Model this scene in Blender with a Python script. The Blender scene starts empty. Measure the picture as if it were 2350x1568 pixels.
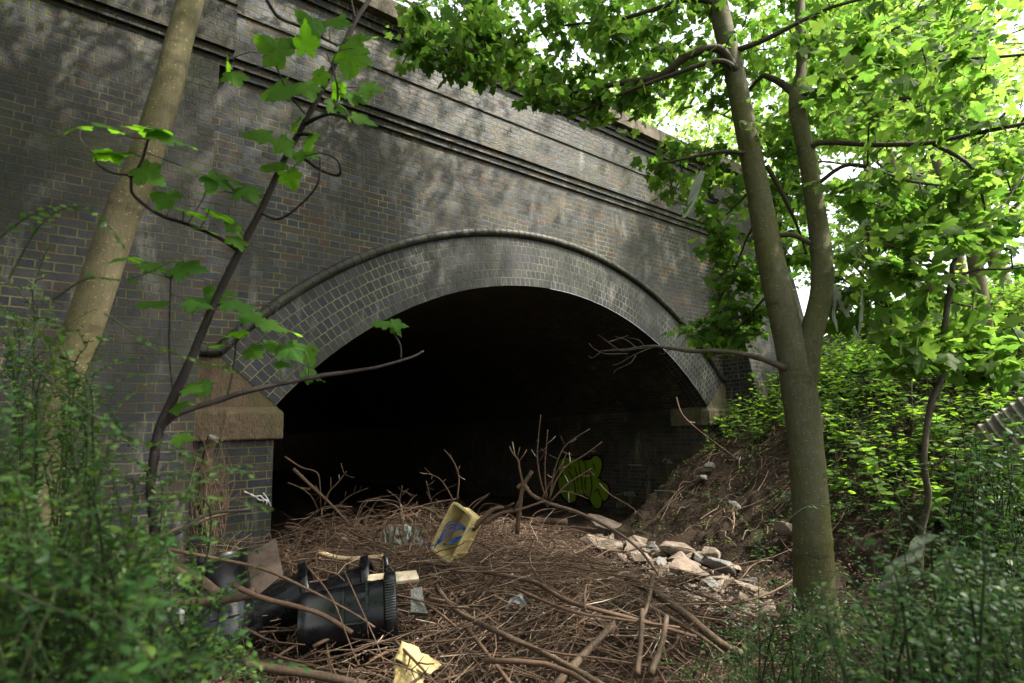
import bpy, math, random
import numpy as np
from mathutils import Vector, Matrix
rs = np.random.RandomState(7)
SC = bpy.context.scene
COL = SC.collection

# ------------------------------------------------------------------ camera, sky, sun, exposure
EYE = 1.70
R_ = np.array([0.78719798, -0.61578798, -0.03353362])
U_ = np.array([-0.07332681, -0.14745095, 0.9863475])
F_ = np.array([0.6123255, 0.77399185, 0.16122685])
CAMPOS = np.array([0.0, 0.0, EYE])
FD = 1284.7                      # focal length for a 2350 px wide frame
cam_d = bpy.data.cameras.new("camera")
cam = bpy.data.objects.new("camera", cam_d); COL.objects.link(cam)
cam.matrix_world = Matrix(((R_[0], U_[0], -F_[0], 0), (R_[1], U_[1], -F_[1], 0), (R_[2], U_[2], -F_[2], EYE), (0, 0, 0, 1)))
cam_d.sensor_width = 36.0
cam_d.lens = 19.68
cam_d.clip_start = 0.02; cam_d.clip_end = 2000
cam_d.dof.use_dof = True
cam_d.dof.focus_distance = 5.6
cam_d.dof.aperture_fstop = 2.4
SC.camera = cam

SUN_DIR = np.array([0.42, -0.55, 0.80]); SUN_DIR /= np.linalg.norm(SUN_DIR)   # towards the sun
elev = math.asin(SUN_DIR[2]); azim = math.atan2(SUN_DIR[0], SUN_DIR[1])
W = bpy.data.worlds.new("World"); SC.world = W; W.use_nodes = True
nt = W.node_tree; nt.nodes.clear()
sky = nt.nodes.new("ShaderNodeTexSky"); sky.sky_type = 'NISHITA'; sky.sun_disc = False
sky.sun_elevation = elev; sky.sun_rotation = azim
sky.air_density = 1.2; sky.dust_density = 5.0; sky.ozone_density = 1.0
hs = nt.nodes.new("ShaderNodeHueSaturation"); hs.inputs['Saturation'].default_value = 0.35
bg = nt.nodes.new("ShaderNodeBackground"); bg.inputs['Strength'].default_value = 0.15
wo = nt.nodes.new("ShaderNodeOutputWorld")
nt.links.new(sky.outputs[0], hs.inputs['Color']); nt.links.new(hs.outputs[0], bg.inputs[0]); nt.links.new(bg.outputs[0], wo.inputs[0])
sd = bpy.data.lights.new("sun", 'SUN'); sd.energy = 2.4; sd.angle = math.radians(1.0); sd.color = (1.0, 0.93, 0.82)
sun = bpy.data.objects.new("sun", sd); COL.objects.link(sun)
sun.rotation_euler = Vector(tuple(SUN_DIR)).to_track_quat('Z', 'Y').to_euler()
VS = SC.view_settings
SC.display_settings.display_device = 'sRGB'
VS.view_transform = 'Standard'; VS.look = 'None'; VS.exposure = 2.22; VS.gamma = 1.0
try: VS.use_curve_mapping = False
except Exception: pass
SC.cycles.max_bounces = 8; SC.cycles.transmission_bounces = 6; SC.cycles.diffuse_bounces = 4
SC.cycles.use_denoising = True

# ------------------------------------------------------------------ helpers
def ray(x, y):
    return ((x - 1175.0) / FD) * R_ + ((784.0 - y) / FD) * U_ + F_
def at(x, y, dep):
    """world point seen at pixel x, y (2350 wide frame) at that depth"""
    return CAMPOS + ray(x, y) * dep
def at_y(x, y, Y):
    d = ray(x, y); return CAMPOS + d * (Y / d[1])
def at_x(x, y, X):
    d = ray(x, y); return CAMPOS + d * (X / d[0])
def sstep(a, b, x):
    t = np.clip((x - a) / (b - a), 0, 1); return t * t * (3 - 2 * t)
def wob(X, Y, s=1.0, k=0.0):
    return (np.sin(X * 1.7 * s + Y * 0.9 * s + k) * np.cos(Y * 1.3 * s - X * .6 * s + 2 * k) + .5 * np.sin(X * 4.1 * s + k) * np.sin(Y * 3.7 * s + 1 + k)) / 1.5

WY = 5.75            # spandrel face
AX, AZ = 5.255, EYE - 2.879   # arch centre
RI, RE = 4.893, 5.568
def terrain(X, Y):
    X = np.asarray(X, float); Y = np.asarray(Y, float)
    xt = np.where(Y < WY, 3.7 + .43 * np.clip(Y, -6, WY), 6.17 + (Y - WY) * 2.2)
    r = X - xt
    bank = .56 * np.log1p(np.exp(np.clip(r * 4, -30, 30))) / 4
    bank = np.where(r > 7, .56 * 7 + .35 * (r - 7), bank)
    bank = 9.5 * (1 - np.exp(-bank / 9.5))
    bump = wob(X, Y, 1.3) * .07 * sstep(0, 1.5, r) + wob(X, Y, .5, 2) * .25 * sstep(1.5, 5, r)
    z = .08 + bank + bump + .03 * wob(X, Y, 2.1, 1)
    z = z + 11.0 * sstep(38.3, 43, Y) * sstep(-30, -4, X)  # unseen rise added past the far tunnel mouth to keep skylight out
    z = z + .45 * sstep(.7, -1.4, X) * sstep(6.0, 3.0, Y)
    return z
def pile(X, Y):
    X = np.asarray(X, float); Y = np.asarray(Y, float)
    m = .55 * np.exp(-((X - 2.3) / 1.5) ** 2 - ((Y - 5.8) / .75) ** 2)
    m += .22 * np.exp(-((X - 4.1) / 1.2) ** 2 - ((Y - 5.6) / 1.0) ** 2)
    m += .34 * np.exp(-((X - 3.1) / .9) ** 2 - ((Y - 3.5) / 1.2) ** 2)
    m += .42 * np.exp(-((X - .9) / .42) ** 2 - ((Y - 5.55) / .32) ** 2)
    m = m * (1 + .35 * wob(X, Y, 1.9, 3)) + .07 * (1 + wob(X, Y, 2.6, 5)) * sstep(.6, 1.4, X) * sstep(5.6, 4.6, X) * sstep(2, 3, Y) * sstep(6.6, 5.8, Y)
    return terrain(X, Y) + m
def hit(x, y, fn=pile, lift=0.0, tmax=14):
    d = ray(x, y); t = .8
    while t < tmax:
        p = CAMPOS + d * t
        if p[2] < float(fn(p[0], p[1])) + lift: break
        t += .02
    return CAMPOS + d * t

def link(name, me, parent=None, mat=None, label=None, cat=None, group=None, kind=None):
    o = bpy.data.objects.new(name, me); COL.objects.link(o)
    if parent is not None: o.parent = parent
    if me is not None and mat is not None:
        for m in (mat if isinstance(mat, (list, tuple)) else [mat]): me.materials.append(m)
    tag(o, label, cat, group, kind)
    return o
def tag(o, label=None, cat=None, group=None, kind=None):
    if label: o['label'] = label
    if cat: o['category'] = cat
    if group: o['group'] = group
    if kind: o['kind'] = kind
def thing(name, label, cat, loc=(0, 0, 0), group=None):
    o = bpy.data.objects.new(name, None); COL.objects.link(o); o.location = [float(c) for c in loc]
    o.empty_display_size = .1
    tag(o, label, cat, group); return o

class MB:
    """collects polygons with uv and material index"""
    def __init__(s): s.v = []; s.f = []; s.uv = []; s.mi = []; s.has_uv = False
    def add(s, vs, fs, uvs=None, mi=0):
        b = len(s.v); s.v += [tuple(map(float, p)) for p in vs]
        for k, f in enumerate(fs):
            s.f.append([b + i for i in f]); s.mi.append(mi)
            if uvs is not None:
                s.has_uv = True; s.uv.append([uvs[i] for i in f])
            else: s.uv.append([(0, 0)] * len(f))
    def quad(s, a, b, c, d, uv=None, mi=0): s.add([a, b, c, d], [(0, 1, 2, 3)], uv, mi)
    def box(s, c, h, rot=None, mi=0, jit=0.0):
        pts = []
        for sx in (-1, 1):
            for sy in (-1, 1):
                for sz in (-1, 1):
                    p = np.array([sx * h[0], sy * h[1], sz * h[2]]) + (rs.uniform(-jit, jit, 3) if jit else 0)
                    if rot is not None: p = rot @ p
                    pts.append(np.asarray(c) + p)
        s.add(pts, [(0, 1, 3, 2), (4, 6, 7, 5), (0, 4, 5, 1), (2, 3, 7, 6), (0, 2, 6, 4), (1, 5, 7, 3)], None, mi)
    def tube(s, pts, rad, n=6, cap=True, mi=0, wobble=0.0):
        pts = np.asarray(pts, float); k = len(pts)
        rad = np.broadcast_to(np.asarray(rad, float), (k,))
        tg = np.gradient(pts, axis=0); tg /= np.linalg.norm(tg, axis=1)[:, None] + 1e-9
        a = np.array([0, 0, 1.0]) if abs(tg[0][2]) < .9 else np.array([1.0, 0, 0])
        vs = []
        nrm = np.cross(tg[0], a); nrm /= np.linalg.norm(nrm)
        uvs = []; L = 0
        for i in range(k):
            nrm = nrm - tg[i] * (nrm @ tg[i]); nrm /= np.linalg.norm(nrm) + 1e-9
            bn = np.cross(tg[i], nrm)
            if i: L += np.linalg.norm(pts[i] - pts[i - 1])
            for j in range(n):
                an = 2 * math.pi * j / n
                rr = rad[i] * (1 + (rs.uniform(-wobble, wobble) if wobble else 0))
                vs.append(pts[i] + rr * (math.cos(an) * nrm + math.sin(an) * bn)); uvs.append((j / n, L))
        fs = [(i * n + j, i * n + (j + 1) % n, (i + 1) * n + (j + 1) % n, (i + 1) * n + j) for i in range(k - 1) for j in range(n)]
        if cap: fs += [tuple(range(n))[::-1], tuple((k - 1) * n + j for j in range(n))]
        s.add(vs, fs, uvs, mi)
    def mesh(s, name, smooth=False):
        me = bpy.data.meshes.new(name); me.from_pydata(s.v, [], s.f); 
        if s.has_uv:
            ul = me.uv_layers.new(name="UVMap")
            ul.data.foreach_set('uv', np.array([c for f in s.uv for u in f for c in u], 'f'))
        me.polygons.foreach_set('material_index', s.mi)
        if smooth: me.polygons.foreach_set('use_smooth', [True] * len(s.f))
        me.update(); return me

def smooth_path(pts, n=4):
    """Catmull-Rom through the given points"""
    P = [np.asarray(p, float) for p in pts]
    if len(P) < 3: return np.array([P[0] + (P[-1] - P[0]) * t for t in np.linspace(0, 1, n + 1)])
    P = [2 * P[0] - P[1]] + P + [2 * P[-1] - P[-2]]
    out = []
    for i in range(1, len(P) - 2):
        for t in np.linspace(0, 1, n, endpoint=False):
            a, b, c, d = P[i - 1:i + 3]
            out.append(.5 * ((2 * b) + (c - a) * t + (2 * a - 5 * b + 4 * c - d) * t * t + (3 * b - a - 3 * c + d) * t ** 3))
    out.append(P[-2]); return np.array(out)

# ------------------------------------------------------------------ materials
class NT:
    def __init__(s, name):
        s.m = bpy.data.materials.new(name); s.m.use_nodes = True; s.t = s.m.node_tree; s.t.nodes.clear()
        s.out = s.n("ShaderNodeOutputMaterial")
    def n(s, typ, **kw):
        nd = s.t.nodes.new(typ)
        for k, v in kw.items():
            if k in nd.inputs: nd.inputs[k].default_value = v
            else: setattr(nd, k, v)
        return nd
    def l(s, a, b): s.t.links.new(a, b)
    def ramp(s, fac, stops, interp='LINEAR'):
        r = s.n("ShaderNodeValToRGB"); e = r.color_ramp; e.interpolation = interp
        while len(e.elements) < len(stops): e.elements.new(.5)
        for el, (p, c) in zip(e.elements, stops):
            el.position = p; el.color = (c[0], c[1], c[2], 1) if hasattr(c, '__len__') else (c, c, c, 1)
        s.l(fac, r.inputs[0]); return r.outputs[0]
    def noise(s, vec, scale, detail=4, rough=.6, w=None):
        n_ = s.n("ShaderNodeTexNoise"); n_.inputs['Scale'].default_value = scale; n_.inputs['Detail'].default_value = detail
        n_.inputs['Roughness'].default_value = rough
        s.l(vec, n_.inputs['Vector']); return n_.outputs['Fac']
    def mix(s, fac, a, b, typ='MIX'):
        m = s.n("ShaderNodeMix"); m.data_type = 'RGBA'; m.blend_type = typ
        for sock, v in ((m.inputs[0], fac), (m.inputs[6], a), (m.inputs[7], b)):
            if hasattr(v, 'is_linked'): s.l(v, sock)
            else: sock.default_value = v if not hasattr(v, '__len__') else (v[0], v[1], v[2], 1)
        return m.outputs[2]
    def math(s, op, a, b=0.0):
        m = s.n("ShaderNodeMath"); m.operation = op
        for sock, v in ((m.inputs[0], a), (m.inputs[1], b)):
            if hasattr(v, 'is_linked'): s.l(v, sock)
            else: sock.default_value = v
        return m.outputs[0]
    def obj(s): return s.n("ShaderNodeTexCoord").outputs['Object']
    def uvv(s): return s.n("ShaderNodeTexCoord").outputs['UV']
    def scaled(s, vec, sc):
        m = s.n("ShaderNodeMapping"); m.inputs['Scale'].default_value = sc; s.l(vec, m.inputs[0]); return m.outputs[0]
    def princ(s, color, rough=.7, bump=None, bstr=.3, bdist=.01, spec=.5, metal=0.0):
        p = s.n("ShaderNodeBsdfPrincipled")
        for nm, v in (('Base Color', color), ('Roughness', rough), ('Specular IOR Level', spec), ('Metallic', metal)):
            if hasattr(v, 'is_linked'): s.l(v, p.inputs[nm])
            else: p.inputs[nm].default_value = v if not hasattr(v, '__len__') else (v[0], v[1], v[2], 1)
        if bump is not None:
            b = s.n("ShaderNodeBump"); b.inputs['Strength'].default_value = bstr; b.inputs['Distance'].default_value = bdist
            s.l(bump, b.inputs['Height']); s.l(b.outputs[0], p.inputs['Normal'])
        s.l(p.outputs[0], s.out.inputs[0]); return p

def brick_mat(name, palette, mortar, bw=.225, bh=.075, english=True, rough=.42, stain=1.0, moss=.5, joint=.013, lime=.75, dark=1.0, spec=.26):
    t = NT(name); uv = t.uvv(); ob = t.obj()
    # slightly uneven courses
    nz = t.n("ShaderNodeTexNoise"); nz.inputs['Scale'].default_value = 9; nz.inputs['Detail'].default_value = 3; t.l(uv, nz.inputs['Vector'])
    sub = t.n("ShaderNodeVectorMath"); sub.operation = 'SUBTRACT'; t.l(nz.outputs['Color'], sub.inputs[0]); sub.inputs[1].default_value = (.5, .5, .5)
    scl = t.n("ShaderNodeVectorMath"); scl.operation = 'SCALE'; t.l(sub.outputs[0], scl.inputs[0]); scl.inputs['Scale'].default_value = .016
    ad = t.n("ShaderNodeVectorMath"); t.l(uv, ad.inputs[0]); t.l(scl.outputs[0], ad.inputs[1])
    b = t.n("ShaderNodeTexBrick")
    b.offset = .5; b.offset_frequency = 2
    b.squash = .5 if english else 1.0; b.squash_frequency = 2
    b.inputs['Color1'].default_value = (0, 0, 0, 1); b.inputs['Color2'].default_value = (1, 1, 1, 1); b.inputs['Mortar'].default_value = (.5, .5, .5, 1)
    b.inputs['Scale'].default_value = 1.0; b.inputs['Mortar Size'].default_value = joint / 2; b.inputs['Mortar Smooth'].default_value = .25
    b.inputs['Bias'].default_value = 0; b.inputs['Brick Width'].default_value = bw; b.inputs['Row Height'].default_value = bh
    t.l(ad.outputs[0], b.inputs['Vector'])
    k = len(palette)
    col = t.ramp(b.outputs['Color'], [(i / k, c) for i, c in enumerate(palette)], 'CONSTANT')
    big = t.noise(ob, .9, 5, .6); mid = t.noise(ob, 3.3, 5, .65); fine = t.noise(ob, 60, 4, .7)
    col = t.mix(1.0, col, t.ramp(fine, [(.25, .55), (.75, 1.45)]), 'MULTIPLY')
    col = t.mix(1.0, col, t.ramp(mid, [(.3, (.6, .6, .62)), (.7, (1.25, 1.2, 1.15))]), 'MULTIPLY')
    mort = t.mix(t.ramp(t.noise(ob, 2.1, 4), [(.42, 0), (.6, 1)]), mortar, [c * .55 for c in mortar])
    # mossy mortar
    mort = t.mix(t.ramp(t.noise(ob, 1.4, 4), [(.45, 0), (.62, moss)]), mort, (.060, .075, .018))
    col = t.mix(b.outputs['Fac'], col, mort)
    # lime streaks, washed down the face
    st = t.noise(t.scaled(ob, (5.0, 5.0, 1.1)), 1.0, 6, .68)
    col = t.mix(t.ramp(st, [(.57, 0), (.72, lime)]), col, (.19, .185, .16))
    # black soot and green algae
    col = t.mix(t.ramp(big, [(.45, 0), (.66, .72 * stain)]), col, (.009, .010, .008))
    al = t.noise(t.scaled(ob, (1.2, 1.2, .8)), 1.3, 6, .7)
    col = t.mix(t.ramp(al, [(.53, 0), (.72, moss * .75)]), col, (.030, .036, .010))
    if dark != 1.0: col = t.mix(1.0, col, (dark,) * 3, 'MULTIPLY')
    hsv = t.n('ShaderNodeHueSaturation'); hsv.inputs['Saturation'].default_value = 1.35; t.l(col, hsv.inputs['Color']); col = hsv.outputs[0]
    inv = t.math('SUBTRACT', 1.0, b.outputs['Fac'])
    hgt = t.math('ADD', t.math('MULTIPLY', inv, .8), t.math('MULTIPLY', fine, .35))
    hgt = t.math('ADD', hgt, t.math('MULTIPLY', t.noise(uv, 22, 2), .5))
    rg = t.ramp(fine, [(.3, rough - .10), (.7, rough + .22)])
    rg = t.math('MAXIMUM', rg, t.math('MULTIPLY', b.outputs['Fac'], .95))
    t.princ(col, rg, hgt, .8, .012, spec)
    return t.m

BLUE = [(.038, .043, .058), (.058, .058, .068), (.078, .054, .048), (.045, .050, .064), (.070, .058, .058), (.026, .030, .042), (.080, .064, .048), (.055, .062, .078), (.105, .060, .046), (.062, .054, .056), (.105, .110, .125), (.034, .035, .042)]
BROWN = [(.066, .058, .060), (.080, .066, .062), (.058, .057, .064), (.086, .073, .062), (.048, .049, .058), (.074, .063, .064), (.042, .040, .044), (.098, .062, .052), (.064, .062, .066)]
RING = [(.048, .050, .060), (.066, .066, .074), (.038, .042, .054), (.074, .068, .070), (.054, .056, .062), (.088, .086, .090), (.044, .046, .050)]
D_ = lambda pal, k: [(p[0] * k * .94, p[1] * k, p[2] * k * 1.10) for p in pal]
M_SPAN = brick_mat("spandrel_brick", D_(BLUE, .46), (.21, .195, .128))
M_MASS = brick_mat("abutment_brick", D_(BROWN, .35), (.13, .122, .078), moss=.75, rough=.5)
M_RING = brick_mat("ring_brick", D_(RING, .48), (.24, .23, .16), bw=.086, bh=.1125, english=False, joint=.011, moss=.45)
M_ROLL = brick_mat("roll_brick", [(.036, .036, .031), (.046, .043, .036), (.028, .029, .027)], (.012, .012, .010), bw=.105, bh=3.0, english=False, joint=.016, moss=.6, rough=.38)
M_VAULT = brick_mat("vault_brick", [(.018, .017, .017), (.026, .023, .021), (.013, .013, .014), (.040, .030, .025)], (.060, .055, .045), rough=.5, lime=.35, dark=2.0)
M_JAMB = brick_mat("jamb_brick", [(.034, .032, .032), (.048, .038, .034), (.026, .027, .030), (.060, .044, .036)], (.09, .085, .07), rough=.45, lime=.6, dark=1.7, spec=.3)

def stone_mat(name, c1, c2, moss=.5, rough=.85):
    t = NT(name); ob = t.obj()
    n1 = t.noise(ob, 4, 6, .7); n2 = t.noise(t.scaled(ob, (1, 1, .35)), 70, 4, .7)
    col = t.mix(t.ramp(n1, [(.3, 0), (.7, 1)]), c1, c2)
    col = t.mix(1.0, col, t.ramp(n2, [(.25, .55), (.75, 1.35)]), 'MULTIPLY')
    col = t.mix(t.ramp(t.noise(ob, 2.6, 5), [(.48, 0), (.68, moss)]), col, (.075, .085, .022))
    col = t.mix(t.ramp(t.noise(t.scaled(ob, (2.5, 2.5, .6)), 2.2, 6, .7), [(.50, 0), (.68, .75)]), col, [q * .28 for q in c1])
    t.princ(col, rough, t.math('ADD', t.math('ADD', n2, n1), t.math('MULTIPLY', t.noise(ob, 14, 5, .7), 1.5)), .8, .02, .25); return t.m
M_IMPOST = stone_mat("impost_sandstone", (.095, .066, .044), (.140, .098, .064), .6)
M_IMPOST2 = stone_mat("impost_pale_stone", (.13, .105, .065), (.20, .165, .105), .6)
M_COPING = stone_mat("coping_stone", (.11, .088, .064), (.17, .14, .105), .3)

# ------------------------------------------------------------------ ground
def build_ground():
    xs = np.concatenate([np.linspace(-80, -6, 12), np.linspace(-5, 3, 50), np.linspace(3.06, 10.5, 150), np.linspace(10.7, 16, 40), np.linspace(17, 120, 30)])
    ys = np.concatenate([np.linspace(-80, -6, 12), np.linspace(-5, 0, 30), np.linspace(.06, 6.2, 120), np.linspace(6.4, 9, 20), np.linspace(9.5, 45, 40), np.linspace(50, 160, 12)])
    X, Y = np.meshgrid(xs, ys, indexing='ij'); Z = terrain(X, Y) + .25 * (pile(X, Y) - terrain(X, Y))
    rg = np.random.RandomState(3)
    q = rg.normal(size=X.shape); q2 = q.copy()
    for _ in range(2): q2 = (q2 + np.roll(q2, 1, 0) + np.roll(q2, -1, 0) + np.roll(q2, 1, 1) + np.roll(q2, -1, 1)) / 5
    Z = Z + (q * .010 + q2 * .075) * sstep(2.5, 4.5, X)
    Z = np.where((X > 9.6) & (Y > 6.6), np.minimum(Z, 5.0), Z)
    n, m = X.shape; v = np.stack([X, Y, Z], -1).reshape(-1, 3)
    f = [(i * m + j, (i + 1) * m + j, (i + 1) * m + j + 1, i * m + j + 1) for i in range(n - 1) for j in range(m - 1)]
    me = bpy.data.meshes.new("ground"); me.from_pydata(v.tolist(), [], f)
    me.polygons.foreach_set('use_smooth', [True] * len(f))
    t = NT("soil"); ob = t.obj()
    a = t.noise(ob, 5, 8, .75); b = t.noise(ob, 38, 6, .8); c = t.noise(ob, 160, 3, .8)
    col = t.mix(t.ramp(a, [(.3, 0), (.7, 1)]), (.030, .021, .014), (.068, .047, .032))
    col = t.mix(t.ramp(b, [(.55, 0), (.75, .8)]), col, (.11, .080, .056))
    col = t.mix(t.ramp(c, [(.62, 0), (.72, .8)]), col, (.10, .072, .05))
    t.princ(col, .95, t.math('ADD', b, t.math('MULTIPLY', c, .5)), 1.0, .04, .15)
    link("ground", me, None, t.m, kind='structure')
build_ground()

# ------------------------------------------------------------------ the bridge
bridge = thing("brick_bridge", "dark brick railway bridge with one wide shallow arch over the rubbish heap", "bridge", (5.25, WY, 0))
def part(name, mb, mat, smooth=False, parent=None, label=None):
    me = mb.mesh(name, smooth)
    o = link(name, me, parent or bridge, mat, label)
    # the parts are modelled in world coordinates
    o.matrix_parent_inverse = Matrix.Identity(4)
    o.location = -Vector(bridge.location) if (parent is None or parent is bridge) else (0, 0, 0)
    return o
H = lambda h: h + EYE
XL, XR, XEND = .90, 9.57, 12.3
def prof(x0, x1, levels, mb, ends=(False, False), back=6.4):
    """front faces stepping along (proud, height) levels; a list of points from the bottom up"""
    for (p0, h0), (p1, h1) in zip(levels[:-1], levels[1:]):
        a0 = x0(h0) if callable(x0) else x0; a1 = x0(h1) if callable(x0) else x0
        b0 = x1(h0) if callable(x1) else x1; b1 = x1(h1) if callable(x1) else x1
        y0, y1 = WY - p0, WY - p1
        run = abs(p1 - p0) > abs(h1 - h0)
        va = H(h0) if not run else H(h0) - p0 * 1.0; vb = H(h1) if not run else H(h1) - p1 * 1.0
        nx = 1
        mb.quad((a0, y0, H(h0)), (b0, y0, H(h0)), (b1, y1, H(h1)), (a1, y1, H(h1)), [(a0, va), (b0, va), (b1, vb), (a1, vb)])
        if ends[0]: mb.quad((a0, back, H(h0)), (a0, y0, H(h0)), (a1, y1, H(h1)), (a1, back, H(h1)), [(back, H(h0)), (y0, H(h0)), (y1, H(h1)), (back, H(h1))])
        if ends[1]: mb.quad((b0, y0, H(h0)), (b0, back, H(h0)), (b1, back, H(h1)), (b1, y1, H(h1)), [(y0, H(h0)), (back, H(h0)), (back, H(h1)), (y1, H(h1))])

# spandrel: columns from the extrados (or skewback top) to the underside of the corbel
mb = MB()
cols = np.linspace(XL - .02, XR + .1, 120)
H0 = 3.645
def low(x):
    dx = x - AX
    if abs(dx) < RE: 
        z = AZ + math.sqrt(RE * RE - dx * dx) - .02
        return max(z, H(.757))
    return H(.757)
for a, b in zip(cols[:-1], cols[1:]):
    mb.quad((a, WY, low(a)), (b, WY, low(b)), (b, WY, H(H0)), (a, WY, H(H0)), [(a, low(a)), (b, low(b)), (b, H(H0)), (a, H(H0))])
part("spandrel_wall", mb, M_SPAN)

# corbelled string course, parapet and the thin ledge
def corbel_levels(off):
    return [(off, H0), (off + .040, H0), (off + .040, H0 + .080), (off + .078, H0 + .080), (off + .078, H0 + .160), (off + .115, H0 + .160), (off + .115, H0 + .205)]
def upper_levels(off):
    return [(off + .115, H0 + .205), (off + .115, 4.292)]
def ledge_levels(off): return [(off + .115, 4.292), (off + .135, 4.296), (off + .135, 4.325), (off + .045, 4.365)]
def para_levels(off): return [(off + .045, 4.365), (off + .045, 4.83), (off + .085, 4.83), (off + .085, 4.91), (off + .125, 4.91), (off + .125, 4.995)]
for nm, fn in (("string_course", corbel_levels), ("parapet_band", upper_levels), ("parapet_ledge", ledge_levels), ("parapet_wall", para_levels)):
    mb = MB(); prof(1.0, XR + .05, fn(0), mb); part(nm, mb, M_SPAN)
def coping(x0, x1, off):
    mb = MB(); x = x0; rr = random.Random(3)
    while x < x1 - .05:
        w = min(rr.uniform(.75, .95), x1 - x)
        y0 = WY - off - .185; zt = H(5.235 + rr.uniform(-.001, .001)); zb = H(4.995)
        a, b = x + .0008, x + w - .0008
        P = [(a, y0, zb), (b, y0, zb), (b, y0, zt - .02), (a, y0, zt - .02), (b, y0 + .03, zt), (a, y0 + .03, zt), (b, y0 + .62, zt), (a, y0 + .62, zt), (a, y0 + .62, zb), (b, y0 + .62, zb)]
        mb.add(P, [(0, 1, 2, 3), (3, 2, 4, 5), (5, 4, 6, 7), (7, 6, 9, 8), (8, 9, 1, 0), (0, 3, 5, 7, 8), (1, 9, 6, 4, 2)])
        x += w
    return mb
part("coping", coping(1.03, 9.55, .045), M_COPING)

# the two abutment masses beside the arch, battered outwards towards the ground
def mass(x0, x1, name, ends, u0=None, u1=None):
    root = link(name, None, bridge); root.location = -Vector(bridge.location)
    m1 = MB(); prof(x0, x1, [(.17 + .143 * (H0 + 2.2), -2.2), (.17 + .143 * (H0 - .3), .3), (.17, H0)], m1, ends)
    part("battered_wall", m1, M_MASS, parent=root)
    a, b = (u0 if u0 is not None else x0), (u1 if u1 is not None else x1)
    for nm, fn, mt in (("string_course", corbel_levels, M_MASS), ("parapet_band", upper_levels, M_MASS), ("parapet_ledge", ledge_levels, M_MASS), ("parapet_wall", para_levels, M_MASS)):
        m1 = MB(); prof(a, b, fn(.115), m1, ends); part(nm, m1, mt, parent=root)
    part("coping", coping(a - (.02 if ends[0] else 0), b + (.02 if ends[1] else 0), .16), M_COPING, parent=root)
    return root
xc = lambda h: .90 - (H0 - h) * .034
mass(-14.0, xc, "abutment", (False, True), -14.0, 1.02)
mass(XR, XEND, "abutment", (True, True), XR - .03, XEND)

# piers under the imposts and the tunnel side walls
YT = 38.0
JL, JR = 1.57, 8.945
mb = MB(); mb.quad((.6, WY, -.6), (JL, WY, -.6), (JL, WY, H(.02)), (.6, WY, H(.02)), [(.6, -.6), (JL, -.6), (JL, H(.02)), (.6, H(.02))])
part("pier_face", mb, M_MASS)
mb = MB(); mb.quad((JR, WY, -.6), (9.8, WY, -.6), (9.8, WY, H(.02)), (JR, WY, H(.02)), [(JR, -.6), (9.8, -.6), (9.8, H(.02)), (JR, H(.02))])
part("pier_face", mb, M_MASS)
for X, sgn in ((JL, 1), (JR, -1)):
    mb = MB(); a, b = ((WY, YT) if sgn < 0 else (YT, WY))
    mb.quad((X, a, -.8), (X, b, -.8), (X, b, H(.36)), (X, a, H(.36)), [(a, -.8), (b, -.8), (b, H(.36)), (a, H(.36))])
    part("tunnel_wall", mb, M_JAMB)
# barrel vault
th0 = math.asin((AX - 1.589) / RI)
mb = MB(); N = 64
ths = np.linspace(-th0 - .02, th0 + .02, N)
for a, b in zip(ths[:-1], ths[1:]):
    pa = (AX + RI * math.sin(a), AZ + RI * math.cos(a)); pb = (AX + RI * math.sin(b), AZ + RI * math.cos(b))
    mb.quad((pa[0], WY, pa[1]), (pa[0], YT, pa[1]), (pb[0], YT, pb[1]), (pb[0], WY, pb[1]), [(WY, a * RI), (YT, a * RI), (YT, b * RI), (WY, b * RI)])
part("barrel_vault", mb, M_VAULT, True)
mb = MB(); mb.quad((-14, WY + .3, H(4.7)), (XEND, WY + .3, H(4.7)), (XEND, YT, H(4.7)), (-14, YT, H(4.7)))  # unseen top plane, added so no light leaks into the hollow bridge
part('light_stop_deck', mb, M_COPING)
# arch ring of six header rings (front face, 12 mm behind the spandrel so the joint reads)
mb = MB(); N = 90; yr = WY - .012
ths = np.linspace(-th0 - .004, th0 + .004, N)
for a, b in zip(ths[:-1], ths[1:]):
    q = []
    for th, r in ((a, RI), (b, RI), (b, RE), (a, RE)): q.append((AX + r * math.sin(th), yr, AZ + r * math.cos(th)))
    mb.quad(q[0], q[1], q[2], q[3], [(a * 5.2, 0.0), (b * 5.2, 0.0), (b * 5.2, RE - RI), (a * 5.2, RE - RI)])
    q2 = [(AX + RI * math.sin(a), yr, AZ + RI * math.cos(a)), (AX + RI * math.sin(a), WY + .3, AZ + RI * math.cos(a) ), (AX + RI * math.sin(b), WY + .3, AZ + RI * math.cos(b)), (AX + RI * math.sin(b), yr, AZ + RI * math.cos(b))]
    q2 = [(p[0] , p[1], p[2] - .002) for p in q2]
    mb.quad(*q2, [(a * 5.2, 0), (a * 5.2, .3), (b * 5.2, .3), (b * 5.2, 0)])
part("arch_ring", mb, M_RING)
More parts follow.
